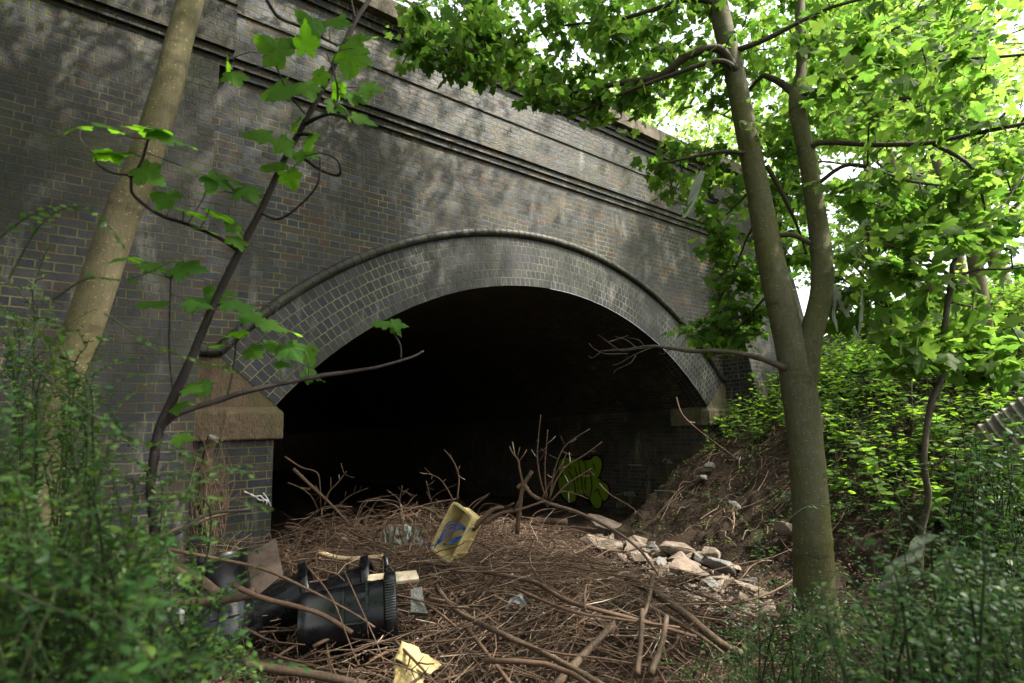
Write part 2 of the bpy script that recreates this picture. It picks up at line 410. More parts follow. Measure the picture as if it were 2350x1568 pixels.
# roll moulding (half round bull-nose bricks) with a short level return at each foot
rc, rr_ = RE + .054, .057
pth = [(AX + rc * math.sin(t), WY - .02, AZ + rc * math.cos(t)) for t in np.linspace(-th0 - .004, th0 + .004, 110)]
mb = MB(); n = 12; V = []; UVs = []
for i, p in enumerate(pth):
    t = -th0 + 2 * th0 * i / (len(pth) - 1)
    for j in range(n):
        an = 2 * math.pi * j / n
        r = rc + rr_ * math.cos(an); V.append((AX + r * math.sin(t), WY - .02 - rr_ * math.sin(an), AZ + r * math.cos(t))); UVs.append((t * rc, j / n))
mb.add(V, [(i * n + j, i * n + (j + 1) % n, (i + 1) * n + (j + 1) % n, (i + 1) * n + j) for i in range(len(pth) - 1) for j in range(n)], UVs)
zf = AZ + rc * math.cos(th0)
for s, xe in ((-1, .80), (1, 9.75)):
    xa = AX + s * rc * math.sin(th0)
    xs_ = np.linspace(xa, xe, 5); V = []; UVs = []
    for xx in xs_:
        for j in range(n):
            an = 2 * math.pi * j / n; V.append((xx, WY - .02 - rr_ * math.sin(an), zf + rr_ * math.cos(an))); UVs.append((xx + .05, j / n))
    mb.add(V, [(i * n + j, i * n + (j + 1) % n, (i + 1) * n + (j + 1) % n, (i + 1) * n + j) for i in range(4) for j in range(n)], UVs)
part("roll_moulding", mb, M_ROLL, True)

# skewback stones and impost blocks
def impost(s, mat):
    X = lambda x: AX + s * (x - AX) if s > 0 else x
    mir = (lambda x: x) if s < 0 else (lambda x: 2 * AX - x)
    tipx, tipz = 1.592, H(.338); topx, topz = 1.592 - .752 * .675, H(.338) + .659 * .675
    y = WY - .006; yb = WY + .75
    mb = MB()
    prof_ = [(.72, tipz - .02), (tipx, tipz - .02), (tipx, tipz), (topx, topz), (.72, topz)]
    fr = [(mir(x), y, z) for x, z in prof_]; bk = [(mir(x), yb, z) for x, z in prof_]
    k = len(prof_); idx = list(range(k))
    fcs = [tuple(idx), tuple(i + k for i in idx[::-1])] + [(i, i + k, (i + 1) % k + k, (i + 1) % k) for i in idx]
    mb.add(fr + bk, fcs)
    root = link("springing_stone", mb.mesh("springing_stone"), bridge, mat)
    root.location = -Vector(bridge.location)
    # block: weathered top falls from the wall face to the front edge
    mb = MB(); x0, x1 = .62, 1.640; yf = WY - .075
    zt, zb, zw = H(.278), H(.018), H(.332)
    P = [(x0, yf, zb), (x1, yf, zb), (x1, yf, zt), (x0, yf, zt), (x0, WY, zw), (1.585, WY, zw), (1.60, yb, zw), (x1, yb, zt), (x1, yb, zb), (x0, WY + .02, zb), (x0, yb, zb)]
    P = [(mir(a), b, c) for a, b, c in P]
    mb.add(P, [(0, 1, 2, 3), (3, 2, 5, 4), (2, 7, 6, 5), (1, 8, 7, 2), (0, 10, 8, 1)])
    me = mb.mesh("impost_block"); o = link("impost_block", me, bridge, mat); o.location = -Vector(bridge.location)
    bv = o.modifiers.new("soft_edges", 'BEVEL'); bv.width = .018; bv.segments = 2
impost(-1, M_IMPOST); impost(1, M_IMPOST2)
#@@VEG
# ------------------------------------------------------------------ bark, wood and leaf materials
def bark_mat(name, c1, c2, mossamt=.5, moss=(.075, .070, .020), band=True):
    t = NT(name); ob = t.obj()
    n1 = t.noise(ob, 7, 5, .65); n2 = t.noise(t.scaled(ob, (1, 1, .22)), 60, 4, .7); n3 = t.noise(ob, 110, 3, .6)
    col = t.mix(t.ramp(n1, [(.3, 0), (.7, 1)]), c1, c2)
    col = t.mix(t.ramp(t.noise(t.scaled(ob, (1, 1, .35)), 3.2, 5, .6), [(.38, 0), (.66, mossamt)]), col, moss)
    col = t.mix(1.0, col, t.ramp(n2, [(.3, .78), (.7, 1.18)]), 'MULTIPLY')
    # pale lenticels and dark horizontal scars
    len_ = t.n("ShaderNodeTexVoronoi"); len_.inputs['Scale'].default_value = 26; t.l(t.scaled(ob, (1, 1, 1.9)), len_.inputs['Vector'])
    col = t.mix(t.ramp(len_.outputs['Distance'], [(.10, .85), (.19, 0)]), col, [min(1, c * 2.3) for c in c2])
    sc = t.noise(t.scaled(ob, (2.2, 2.2, 8)), 1.1, 6, .62)
    col = t.mix(t.ramp(sc, [(.58, 0), (.66, .5)]), col, [c * .3 for c in c1])
    t.princ(col, .8, t.math('ADD', t.math('ADD', n2, n3), t.math('MULTIPLY', sc, 1.5)), .45, .008, .25); return t.m
M_BARK = bark_mat("sycamore_bark", (.092, .078, .042), (.135, .115, .066), .6, (.070, .066, .016))
M_BARKR = bark_mat("mossy_grey_bark", (.078, .074, .042), (.118, .110, .066), .95, (.082, .080, .016))
M_DARKBARK = bark_mat("dark_sapling_bark", (.009, .006, .007), (.018, .012, .012), .10)
M_SHOOT = bark_mat("green_shoot_bark", (.020, .026, .010), (.034, .044, .016), .3, (.03, .045, .012))
M_TWIG = bark_mat("thin_branch_bark", (.050, .040, .032), (.085, .068, .055), .3)
def island_mat(name, stops, rough=.75, nscale=30, amt=(.7, 1.25), spec=.3, bump=.4):
    t = NT(name); g = t.n("ShaderNodeNewGeometry"); ob = t.obj()
    col = t.ramp(g.outputs['Random Per Island'], stops)
    n = t.noise(ob, nscale, 5, .7); col = t.mix(1.0, col, t.ramp(n, [(.3, amt[0]), (.7, amt[1])]), 'MULTIPLY')
    t.princ(col, rough, n, bump, .006, spec); return t.m
M_STICK = island_mat("dead_stick_bark", [(0, (.045, .025, .015)), (.22, (.110, .064, .039)), (.45, (.175, .106, .066)), (.66, (.060, .035, .023)), (.82, (.225, .150, .098)), (.94, (.31, .235, .165)), (1, (.36, .30, .23))])
M_LOG = island_mat("log_bark", [(0, (.048, .030, .020)), (.5, (.085, .056, .036)), (1, (.12, .082, .052))], nscale=45, amt=(.5, 1.4), bump=.9)
M_CUT = island_mat("cut_wood", [(0, (.35, .24, .14)), (1, (.42, .30, .18))])
def leaf_mat(name, stops, tstops, mixf=.5, rough=.5, spots=0.0, spec=.2, veins=0.0):
    t = NT(name); g = t.n("ShaderNodeNewGeometry"); ob = t.obj()
    r = g.outputs['Random Per Island']
    c = t.ramp(r, stops); ct = t.ramp(r, tstops)
    n = t.noise(ob, 55, 3, .6); c = t.mix(1.0, c, t.ramp(n, [(.3, .8), (.7, 1.2)]), 'MULTIPLY')
    if veins:
        sp_ = t.n("ShaderNodeSeparateXYZ"); t.l(t.uvv(), sp_.inputs[0]); ax = t.math('ABSOLUTE', sp_.outputs[0]); yy = sp_.outputs[1]
        a = t.math('ARCTAN2', ax, yy); dmin = None
        for va in (0.0, .60, 1.35):
            dd = t.math('ABSOLUTE', t.math('SUBTRACT', a, va)); dmin = dd if dmin is None else t.math('MINIMUM', dmin, dd)
        rad = t.math('SQRT', t.math('ADD', t.math('MULTIPLY', ax, ax), t.math('MULTIPLY', yy, yy)))
        f = t.ramp(t.math('MULTIPLY', dmin, rad), [(.004, veins), (.016, 0)]); c = t.mix(f, c, [min(1, q * 2.0) for q in stops[-1][1]]); ct = t.mix(f, ct, [q * .55 for q in tstops[0][1]])
    if spots:
        sp = t.noise(ob, 30, 5, .7); f = t.ramp(sp, [(.60, 0), (.70, spots)])
        c = t.mix(f, c, (.060, .040, .016)); ct = t.mix(f, ct, (.07, .045, .015))
    p = t.n("ShaderNodeBsdfPrincipled"); t.l(c, p.inputs['Base Color']); p.inputs['Roughness'].default_value = rough; p.inputs['Specular IOR Level'].default_value = spec
    tr = t.n("ShaderNodeBsdfTranslucent"); t.l(ct, tr.inputs[0])
    mx = t.n("ShaderNodeMixShader"); mx.inputs[0].default_value = mixf
    t.l(p.outputs[0], mx.inputs[1]); t.l(tr.outputs[0], mx.inputs[2]); t.l(mx.outputs[0], t.out.inputs[0]); return t.m
G1 = [(0, (.045, .095, .018)), (.5, (.062, .115, .020)), (1, (.088, .140, .026))]
T1 = [(0, (.12, .28, .030)), (.5, (.18, .35, .038)), (1, (.27, .42, .055))]
M_LEAF = leaf_mat("sycamore_leaf", G1, T1, .62, .6, veins=.6)
M_LEAFB = leaf_mat("haze_lightened_leaf", G1, [(0, (.18, .36, .05)), (.5, (.26, .43, .065)), (1, (.36, .50, .09))], .62, .6)  # sycamore leaf with lighter translucent colour, bright background haze painted in
M_LEAFD = leaf_mat("spotted_sycamore_leaf", [(0, (.035, .095, .016)), (1, (.055, .120, .018))], [(0, (.15, .40, .012)), (1, (.25, .52, .018))], .6, .65, spots=.8, spec=.10, veins=.8)
M_SHRUB = leaf_mat("small_glossy_leaf", [(0, (.028, .075, .022)), (.7, (.045, .105, .026)), (1, (.10, .16, .03))], [(0, (.06, .17, .03)), (1, (.18, .32, .03))], .3, .32)
M_SHRUB2 = leaf_mat("dull_small_leaf", [(0, (.026, .070, .020)), (.8, (.050, .112, .026)), (1, (.11, .17, .04))], [(0, (.05, .13, .03)), (1, (.13, .25, .03))], .3, .30)
M_WEED2 = leaf_mat('broad_weed_leaf', G1, T1, .5, .6, veins=.5)
M_WEED = leaf_mat("weed_leaf", [(0, (.045, .115, .016)), (.6, (.075, .155, .018)), (1, (.12, .19, .028))], [(0, (.15, .34, .02)), (1, (.34, .54, .03))], .5, .5)
M_WEEDD = leaf_mat("dark_bramble_leaf", [(0, (.020, .060, .016)), (.7, (.034, .085, .020)), (1, (.07, .12, .03))], [(0, (.05, .15, .02)), (1, (.13, .26, .02))], .3, .38)
M_DRY = island_mat("dry_leaf", [(0, (.07, .045, .028)), (.5, (.13, .09, .06)), (.8, (.05, .034, .024)), (.95, (.20, .15, .11)), (1, (.38, .33, .28))], .8)

# ------------------------------------------------------------------ leaf shapes (unit length, base at the origin, tip along +y)
def maple():
    half = [(0, 0), (.10, -.09), (.27, -.13), (.41, -.05), (.335, .08), (.45, .16), (.56, .37), (.44, .40), (.36, .50), (.235, .455), (.255, .63), (.20, .74), (.115, .80), (0, 1.0)]
    o = half + [(-x, y) for x, y in half[-2:0:-1]]
    v = [(0, .27, 0)] + [(x, y, -.22 * abs(x) ** 1.3 - .10 * max(0, y - .3) ** 1.5 + .05 * math.sin(9 * x) * y) for x, y in o]
    k = len(o); return np.array(v), [(0, 1 + i, 1 + (i + 1) % k) for i in range(k)]
def maple_hi():
    half = [(0, 0), (.10, -.09), (.27, -.13), (.41, -.05), (.335, .08), (.45, .16), (.56, .37), (.44, .40), (.36, .50), (.235, .455), (.255, .63), (.20, .74), (.115, .80), (0, 1.0)]
    h = []
    for i in range(len(half) - 1):
        (x0, y0), (x1, y1) = half[i], half[i + 1]; dx, dy = x1 - x0, y1 - y0; L = math.hypot(dx, dy)
        h.append((x0, y0))
        if i >= 2: h += [(x0 + dx * .42 + dy * .14, y0 + dy * .42 - dx * .14), (x0 + dx * .55 - dy * .02, y0 + dy * .55 + dx * .02)]
    h.append(half[-1]); o = h + [(-x, y) for x, y in h[-2:0:-1]]
    v = [(0, .27, 0)] + [(x, y, -.20 * abs(x) ** 1.3 - .10 * max(0, y - .3) ** 1.5 + .06 * math.sin(9 * x) * y) for x, y in o]
    k = len(o); return np.array(v), [(0, 1 + i, 1 + (i + 1) % k) for i in range(k)]
def maple_lo():
    half = [(0, -.04), (.36, -.07), (.30, .12), (.54, .36), (.24, .46), (.20, .72), (0, 1.0)]
    o = half + [(-x, y) for x, y in half[-2:0:-1]]
    v = [(0, .27, 0)] + [(x, y, -.2 * abs(x)) for x, y in o]
    k = len(o); return np.array(v), [(0, 1 + i, 1 + (i + 1) % k) for i in range(k)]
def oval(w=.5):
    v = [(0, 0, 0), (.30 * w, .14, -.03), (.5 * w, .42, -.07), (.34 * w, .75, -.07), (0, 1, -.12), (-.34 * w, .75, -.07), (-.5 * w, .42, -.07), (-.30 * w, .14, -.03), (0, .45, .0)]
    return np.array(v, float), [(8, i, (i + 1) % 8) for i in range(8)]
def oval_lo(w=.5):
    v = [(0, 0, 0), (.5 * w, .40, -.05), (0, 1, -.06), (-.5 * w, .40, -.05)]
    return np.array(v, float), [(0, 1, 2), (0, 2, 3)]
L_MAPHI = maple_hi(); L_MAPLE, L_MAPLO, L_OVAL, L_OVLO = maple(), maple_lo(), oval(), oval_lo(.55)
L_NETTLE = oval(.62)

class Leaves:
    def __init__(s): s.p = []; s.d = []; s.n = []; s.s = []
    def add(s, p, d, n, size): s.p.append(p); s.d.append(d); s.n.append(n); s.s.append(size)
    def mesh(s, name, tmpl, vary=.25):
        T, fs = tmpl; T = np.asarray(T, float); K = len(T); N = len(s.p)
        p = np.array(s.p, float); d = np.array(s.d, float); n = np.array(s.n, float); sz = np.array(s.s, float)
        d /= np.linalg.norm(d, axis=1)[:, None] + 1e-9
        n = n - d * (n * d).sum(1)[:, None]; n /= np.linalg.norm(n, axis=1)[:, None] + 1e-9
        x = np.cross(d, n)
        zc = 1 + rs.uniform(-.9, 1.2, N)
        wx = 1 + rs.uniform(-vary, vary, N) * .6
        V = p[:, None, :] + sz[:, None, None] * (x[:, None, :] * (T[None, :, 0:1] * wx[:, None, None]) + d[:, None, :] * T[None, :, 1:2] + n[:, None, :] * (T[None, :, 2:3] * zc[:, None, None]))
        V = V.reshape(-1, 3); tri = np.array(fs); m = len(tri)
        I = (tri[None] + (np.arange(N) * K)[:, None, None]).reshape(-1)
        me = bpy.data.meshes.new(name)
        me.vertices.add(len(V)); me.vertices.foreach_set('co', V.astype('f').ravel())
        me.loops.add(len(I)); me.loops.foreach_set('vertex_index', I.astype('i'))
        me.polygons.add(N * m); me.polygons.foreach_set('loop_start', np.arange(0, N * m * 3, 3, dtype='i'))
        me.polygons.foreach_set('use_smooth', np.ones(N * m, bool))
        me.update(calc_edges=True); return me
    def crown(s, name, tmpl, wood, vary=.25):
        """leaves (material 0) and the fine twigs that carry them (material 1) as one crown mesh"""
        a = s.mesh(name, tmpl, vary); nv, nl, npo = len(a.vertices), len(a.loops), len(a.polygons)
        V = np.empty(nv * 3, 'f'); a.vertices.foreach_get('co', V); I = np.empty(nl, 'i'); a.loops.foreach_get('vertex_index', I)
        wv = np.array(wood.v, 'f').reshape(-1, 3); wi = np.array([i for f in wood.f for i in f], 'i'); ln = np.array([len(f) for f in wood.f], 'i')
        bpy.data.meshes.remove(a); me = bpy.data.meshes.new(name)
        me.vertices.add(nv + len(wv)); me.vertices.foreach_set('co', np.concatenate([V, wv.ravel()]))
        me.loops.add(nl + len(wi)); me.loops.foreach_set('vertex_index', np.concatenate([I, wi + nv]).astype('i'))
        st = np.concatenate([np.arange(npo) * 3, nl + np.concatenate([[0], np.cumsum(ln)[:-1]])]) if len(ln) else np.arange(npo) * 3
        me.polygons.add(npo + len(ln)); me.polygons.foreach_set('loop_start', st.astype('i'))
        me.polygons.foreach_set('use_smooth', np.ones(npo + len(ln), bool))
        me.polygons.foreach_set('material_index', np.concatenate([np.zeros(npo), np.ones(len(ln))]).astype('i'))
        T = np.asarray(tmpl[0], 'f'); uv = np.zeros((nl + len(wi), 2), 'f'); uv[:nl] = T[I % len(T)][:, :2]
        ul = me.uv_layers.new(name='UVMap')
        me.update(calc_edges=True); me.uv_layers[0].data.foreach_set('uv', uv.ravel()); return me
def unit(v): v = np.asarray(v, float); return v / (np.linalg.norm(v) + 1e-9)
def rnd_dir(zs=1.0):
    v = rs.normal(size=3); v[2] *= zs; return unit(v)

def spray(lv, c, axis, n, rad, size, flat=.25, tilt=.45):
    """a flattened spray of leaves round c, petioles pointing outwards, blades facing up"""
    for _ in range(n):
        o = rs.normal(size=3) * rad * .55; o[2] *= flat
        d = unit(o * np.array([1, 1, .4]) + axis * .15 + rs.normal(size=3) * .12 + np.array([0, 0, -.16]) * rs.uniform(.2, 1.8))
        nn = unit(np.array([0, 0, 1.0]) + rs.normal(size=3) * tilt)
        lv.add(c + o, d, nn, size * rs.uniform(.42, 1.25))
def connect(wood, a, b, r0, r1, sag=.1, n=6):
    """a thin curved twig from a to b"""
    m = (a + b) / 2 + rs.normal(size=3) * np.linalg.norm(b - a) * .09 + np.array([0, 0, sag * np.linalg.norm(b - a)])
    p = smooth_path([a, m, b], n // 2 + 1); wood.tube(p, np.linspace(r0, r1, len(p)), 5); return p
def root_at(o, loc):
    pass
def child(name, me, root, mat):
    o = link(name, me, root, mat); o.location = -Vector(root.location); return o
def in_poly(poly):
    P = np.array(poly, float); lo, hi = P.min(0), P.max(0)
    while True:
        x, y = rs.uniform(lo[0], hi[0]), rs.uniform(lo[1], hi[1])
        c = False; j = len(P) - 1
        for i in range(len(P)):
            if (P[i][1] > y) != (P[j][1] > y) and x < (P[j][0] - P[i][0]) * (y - P[i][1]) / (P[j][1] - P[i][1]) + P[i][0]: c = not c
            j = i
        if c: return x, y

def seen(c, m=0):
    v = c - CAMPOS; z = v @ F_
    if z < .1: return False
    x = 1175 + FD * (v @ R_) / z; y = 784 - FD * (v @ U_) / z
    return -m < x < 2350 + m and -m < y < 1568 + m
# ------------------------------------------------------------------ trees
def px_path(pts, n=5):
    """pts = (x, y, depth, width in pixels): world path and radii"""
    P = [at(x, y, d) for x, y, d, w in pts]; rr = [w * d / FD / 2 for x, y, d, w in pts]
    path = smooth_path(P, n); return path, np.interp(np.linspace(0, len(P) - 1, len(path)), range(len(P)), rr)

def knots(p, r, every):
    """resample a trunk and swell it at its old branch collars and growth rings"""
    k = len(p); t = np.linspace(0, k - 1, k * 5); P = np.stack([np.interp(t, range(k), p[:, i]) for i in range(3)], 1); Rr = np.interp(t, range(k), r)
    f = np.ones(len(t)); c = 3.0
    while c < k - 2:
        f += rs.uniform(.01, .035) * np.exp(-((t - c) / .35) ** 2); c += rs.uniform(.7, 1.6) * every
    return P, Rr * f
# forked sycamore in front of the bank
base = at(1872, 1440, 4.25)
tree = thing("forked_sycamore_tree", "tall sycamore with grey mossy trunk forking into two stems beside the rubble", "tree", base)
tk = MB()
p, r = px_path([(1890, 1500, 4.2, 150), (1876, 1430, 4.22, 108), (1870, 1360, 4.23, 91), (1862, 1200, 4.25, 80), (1850, 1030, 4.3, 73), (1834, 900, 4.35, 76), (1815, 800, 4.4, 66), (1770, 600, 4.55, 59), (1742, 450, 4.7, 51), (1712, 300, 4.85, 46), (1688, 180, 5.0, 44), (1664, 80, 5.1, 43), (1640, -20, 5.25, 42), (1600, -180, 5.6, 38), (1560, -420, 6.2, 30)], 6)
p, r = knots(p, r, 5); tk.tube(p, r, 18, True, 0, .006); stemA = p
p, r = px_path([(1842, 900, 4.36, 58), (1850, 840, 4.36, 54), (1862, 770, 4.38, 50), (1884, 680, 4.42, 48), (1886, 600, 4.5, 46), (1872, 480, 4.6, 41), (1850, 350, 4.7, 36), (1831, 262, 4.8, 36), (1826, 215, 4.85, 27), (1840, 150, 4.9, 23), (1836, 0, 5.1, 21), (1845, -200, 5.5, 17), (1860, -420, 6.1, 12)], 6)
p, r = knots(p, r, 4); tk.tube(p, r, 14, True, 0, .006); stemB = p
# collar wrinkles at the fork and knots
for (x, y, d, w) in [(1792, 625, 4.42, 22), (1752, 388, 4.6, 20), (1716, 355, 4.62, 18), (1876, 905, 4.25, 20), (1690, 160, 4.86, 20), (1868, 560, 4.42, 14)]:
    c = at(x, y, d); pass
child("trunk", tk.mesh("trunk", True), tree, M_BARKR)
skel = []; 
def branch(pts, parent, mat, name="branch", n=5, sides=7):
    m = MB(); p, r = px_path(pts, n); m.tube(p, r, sides, True, 0, .03); child(name, m.mesh(name, True), parent, mat); skel.append(p); return p
BR = [
 [(1690, 165, 4.95, 20), (1650, 112, 4.95, 19), (1578, 128, 5.0, 18), (1510, 176, 5.1, 16), (1430, 190, 5.25, 14), (1330, 212, 5.5, 9), (1240, 250, 5.7, 5)],
 [(1692, 160, 4.95, 14), (1645, 140, 4.9, 12), (1542, 172, 5.0, 10), (1410, 222, 5.2, 8), (1325, 258, 5.4, 5), (1275, 262, 5.5, 3)],
 [(1650, 10, 5.15, 14), (1585, -2, 5.2, 12), (1490, 25, 5.3, 9), (1400, 50, 5.4, 8), (1290, 60, 5.6, 5), (1180, 110, 5.8, 3)],
 [(1715, 352, 4.75, 10), (1660, 348, 4.75, 9), (1600, 358, 4.8, 8), (1510, 378, 4.9, 4)],
 [(1694, 115, 5.0, 14), (1754, 92, 4.9, 12), (1810, 64, 4.8, 10), (1890, 24, 4.7, 8), (1970, 0, 4.6, 7), (2060, -20, 4.5, 5)],
 [(1835, 222, 4.82, 9), (1930, 188, 4.6, 8), (2050, 160, 4.4, 8), (2153, 140, 4.2, 7), (2290, 131, 4.05, 7), (2400, 120, 3.95, 6)],
 [(1826, 220, 4.85, 17), (1800, 196, 4.95, 16), (1770, 180, 5.05, 14), (1745, 178, 5.1, 9), (1700, 230, 5.3, 6), (1660, 265, 5.5, 4)],
 [(1855, 344, 4.68, 15), (1888, 327, 4.6, 13), (2009, 332, 4.4, 12), (2130, 328, 4.2, 11), (2210, 312, 4.1, 10), (2350, 284, 3.9, 9), (2460, 262, 3.8, 6)],
 [(2142, 330, 4.2, 10), (2230, 384, 4.15, 8), (2256, 460, 4.2, 5), (2270, 530, 4.25, 3)],
 [(1877, 422, 4.62, 10), (1930, 384, 4.5, 9), (1978, 380, 4.4, 8), (2050, 404, 4.3, 7), (2110, 420, 4.25, 6), (2214, 430, 4.2, 4)],
 [(1788, 540, 4.55, 12), (1822, 540, 4.5, 12), (1858, 558, 4.48, 11)],
 [(1760, 380, 4.7, 11), (1793, 440, 4.75, 10), (1830, 520, 4.8, 6), (1850, 580, 4.9, 4)],
 [(1790, 650, 4.5, 7), (1740, 700, 4.7, 6), (1700, 745, 4.9, 4), (1640, 800, 5.0, 3)],
 [(1755, 480, 4.68, 7), (1715, 545, 4.8, 6), (1690, 610, 4.9, 5), (1650, 690, 5.1, 3)],
 [(1740, 420, 4.72, 6), (1690, 470, 4.9, 5), (1640, 520, 5.1, 3)],
 [(1660, 60, 5.1, 12), (1600, -40, 5.4, 10), (1450, -120, 5.9, 8), (1250, -100, 6.3, 6), (1080, -20, 6.4, 4), (1000, 60, 6.3, 3)],
 [(1838, 60, 5.0, 9), (1900, 60, 5.2, 7), (1990, 80, 5.4, 5), (2080, 60, 5.6, 4)],
 [(1884, 640, 4.45, 6), (1930, 640, 4.5, 5), (1990, 680, 4.6, 4), (2050, 720, 4.6, 3)],
]
for b in BR: branch(b, tree, M_TWIG)
# the bare dead branch across the arch, with its twiglets
dead = MB()
p, r = px_path([(1800, 845, 4.30, 17), (1760, 828, 4.32, 14), (1700, 812, 4.4, 12), (1640, 806, 4.5, 11), (1585, 806, 4.6, 10), (1500, 795, 4.75, 7), (1440, 802, 4.9, 5), (1378, 806, 5.0, 3)], 6)
dead.tube(p, r, 7, True, 0, .04)
for tw in ([(1520, 797, 4.72), (1470, 800, 4.8), (1424, 806, 4.85), (1404, 798, 4.9)], [(1500, 796, 4.75), (1455, 815, 4.8), (1420, 835, 4.85), (1405, 838, 4.85)],
           [(1425, 806, 4.85), (1395, 785, 4.85), (1372, 768, 4.9)], [(1395, 785, 4.86), (1420, 778, 4.9), (1442, 770, 4.9)], [(1462, 800, 4.8), (1440, 782, 4.85), (1410, 772, 4.9)],
           [(1460, 815, 4.8), (1445, 835, 4.8), (1415, 848, 4.9), (1408, 858, 4.9)], [(1440, 812, 4.85), (1390, 812, 4.9), (1362, 800, 4.95), (1352, 788, 5)], [(1480, 797, 4.75), (1465, 780, 4.75), (1440, 776, 4.8)], [(1378, 808, 4.9), (1360, 822, 4.95), (1350, 816, 5)], [(1540, 798, 4.7), (1525, 812, 4.7), (1512, 812, 4.75)]):
    q = smooth_path([at(*t) for t in tw], 3); dead.tube(q, np.linspace(.0055, .0022, len(q)), 5)
child("dead_branch", dead.mesh("dead_branch", True), tree, M_TWIG)

def nearest(paths, c):
    best = None
    for p in paths:
        i = np.argmin(((p - c) ** 2).sum(1)); dd = ((p[i] - c) ** 2).sum()
        if best is None or dd < best[0]: best = (dd, p[i])
    return best[1]
def fill(lv, wood, paths, poly, dmin, dmax, n, per, rad, size, maxlen=1.6, flat=.28, r0=.006):
    nodes = [q for q in paths]
    for _ in range(n):
        x, y = in_poly(poly); c = at(x, y, rs.uniform(dmin, dmax))
        a = nearest(nodes, c)
        L = np.linalg.norm(c - a)
        if L > maxlen and rs.rand() < .75: continue
        tw = connect(wood, a, c, r0 * (1 + .5 * min(L, 1.5)), .0022, rs.uniform(-.02, .14)); nodes.append(tw[2:])
        spray(lv, c, unit(c - a), per + rs.randint(-2, 3), rad, size)
        # leaves strung along the twig
        for q in tw[2:-1]:
            if rs.rand() < .6: spray(lv, q, unit(c - a), 2, .07, size * .9)
lv = Leaves(); wood = MB(); sk = list(skel)
fill(lv, wood, sk, [(930, 60), (1130, 165), (1250, 235), (1500, 255), (1680, 260), (1700, -60), (960, -60)], 5.0, 6.6, 175, 12, .22, .098)
fill(lv, wood, sk, [(905, 110), (960, 70), (1130, 60), (1130, 165), (1040, 185), (960, 165)], 5.6, 6.0, 20, 9, .16, .12, 3)
fill(lv, wood, sk, [(1030, 120), (1130, 120), (1140, 185), (1090, 200)], 5.4, 5.7, 5, 8, .14, .12, 3)
fill(lv, wood, sk, [(1200, 150), (1500, 200), (1500, 290), (1400, 260), (1230, 260)], 5.2, 6.0, 30, 9, .15, .11)
fill(lv, wood, sk, [(1485, 360), (1640, 300), (1700, 380), (1690, 520), (1610, 500), (1520, 480)], 4.9, 5.4, 30, 9, .17, .09)
fill(lv, wood, sk, [(1620, 530), (1740, 500), (1760, 760), (1640, 800), (1560, 760), (1640, 680)], 4.8, 5.3, 46, 9, .17, .088)
fill(lv, wood, sk, [(1560, 745), (1640, 720), (1700, 790), (1700, 830), (1600, 790)], 4.8, 5.1, 14, 9, .13, .10)
fill(lv, wood, sk, [(1690, -60), (2350, -60), (2350, 20), (2100, 100), (1860, 300), (1700, 300)], 4.6, 7.5, 130, 11, .24, .100)
fill(lv, wood, sk, [(1860, 90), (2250, 60), (2350, 260), (2200, 330), (1880, 320)], 3.9, 5.6, 80, 9, .22, .105)
fill(lv, wood, sk, [(1740, 280), (1840, 280), (1860, 640), (1790, 600), (1760, 420)], 4.9, 5.9, 30, 10, .18, .11)
fill(lv, wood, sk, [(1880, 430), (2000, 400), (2300, 420), (2300, 560), (2050, 560), (1980, 470)], 4.1, 4.9, 34, 8, .16, .12)
fill(lv, wood, sk, [(1900, 620), (2080, 640), (2060, 780), (1900, 760)], 4.4, 5.2, 24, 9, .16, .115)
# the rest of the crown, above the frame
for _ in range(150):
    a = stemA[-1 - rs.randint(0, 14)] if rs.rand() < .6 else stemB[-1 - rs.randint(0, 14)]
    c = a + np.array([rs.uniform(-2.2, 1.6), rs.uniform(-2.0, 1.8), rs.uniform(-.1, 2.2)])
    if (c - CAMPOS) @ F_ > 0:
        v = c - CAMPOS; yy = 784 - FD * (v @ U_) / (v @ F_)
        if yy > -40: continue
    connect(wood, a, c, .014, .004); spray(lv, c, unit(c - a), 14, .32, .125)
child("crown", lv.crown("crown", L_MAPLE, wood), tree, [M_LEAF, M_TWIG])

# leaning sycamore against the left abutment
lean_pts = [(40, 1560, 3.0, 100), (70, 1330, 3.02, 96), (92, 1180, 3.05, 92), (105, 1060, 3.05, 88), (140, 900, 3.05, 86), (200, 730, 3.1, 90), (270, 520, 3.15, 86), (330, 370, 3.2, 78), (385, 200, 3.3, 72), (410, 100, 3.4, 66), (440, -10, 3.5, 62), (500, -220, 3.8, 56), (600, -520, 4.3, 46)]
lt = thing("leaning_sycamore_tree", "tree with pale brown trunk leaning to the right in front of the abutment brickwork", "tree", at(92, 1180, 3.05))
m = MB(); lean_pts = [(a, b_, c, w * .84) for a, b_, c, w in lean_pts]; p, r = px_path(lean_pts, 6); p_, r_ = knots(p, r, 4); m.tube(p_, r_, 18, True, 0, .006); child("trunk", m.mesh("trunk", True), lt, M_BARK)
lv = Leaves(); wood = MB()
for _ in range(150):
    a = p[-1 - rs.randint(0, 10)]
    c = a + np.array([rs.uniform(-2.6, 2.0), rs.uniform(-2.2, .9), rs.uniform(.4, 2.8)])
    v = c - CAMPOS
    if v @ F_ > -.3 and (v @ F_ < .4 or 784 - FD * (v @ U_) / (v @ F_) > -330): continue
    if any(seen(a + (c - a) * t, 150) for t in (.2, .4, .6, .8, 1)): continue
    connect(wood, a, c, .016, .004); spray(lv, c, unit(c - a), 14, .34, .13)
child("crown", lv.crown("crown", L_MAPLO, wood), lt, [M_LEAF, M_TWIG])

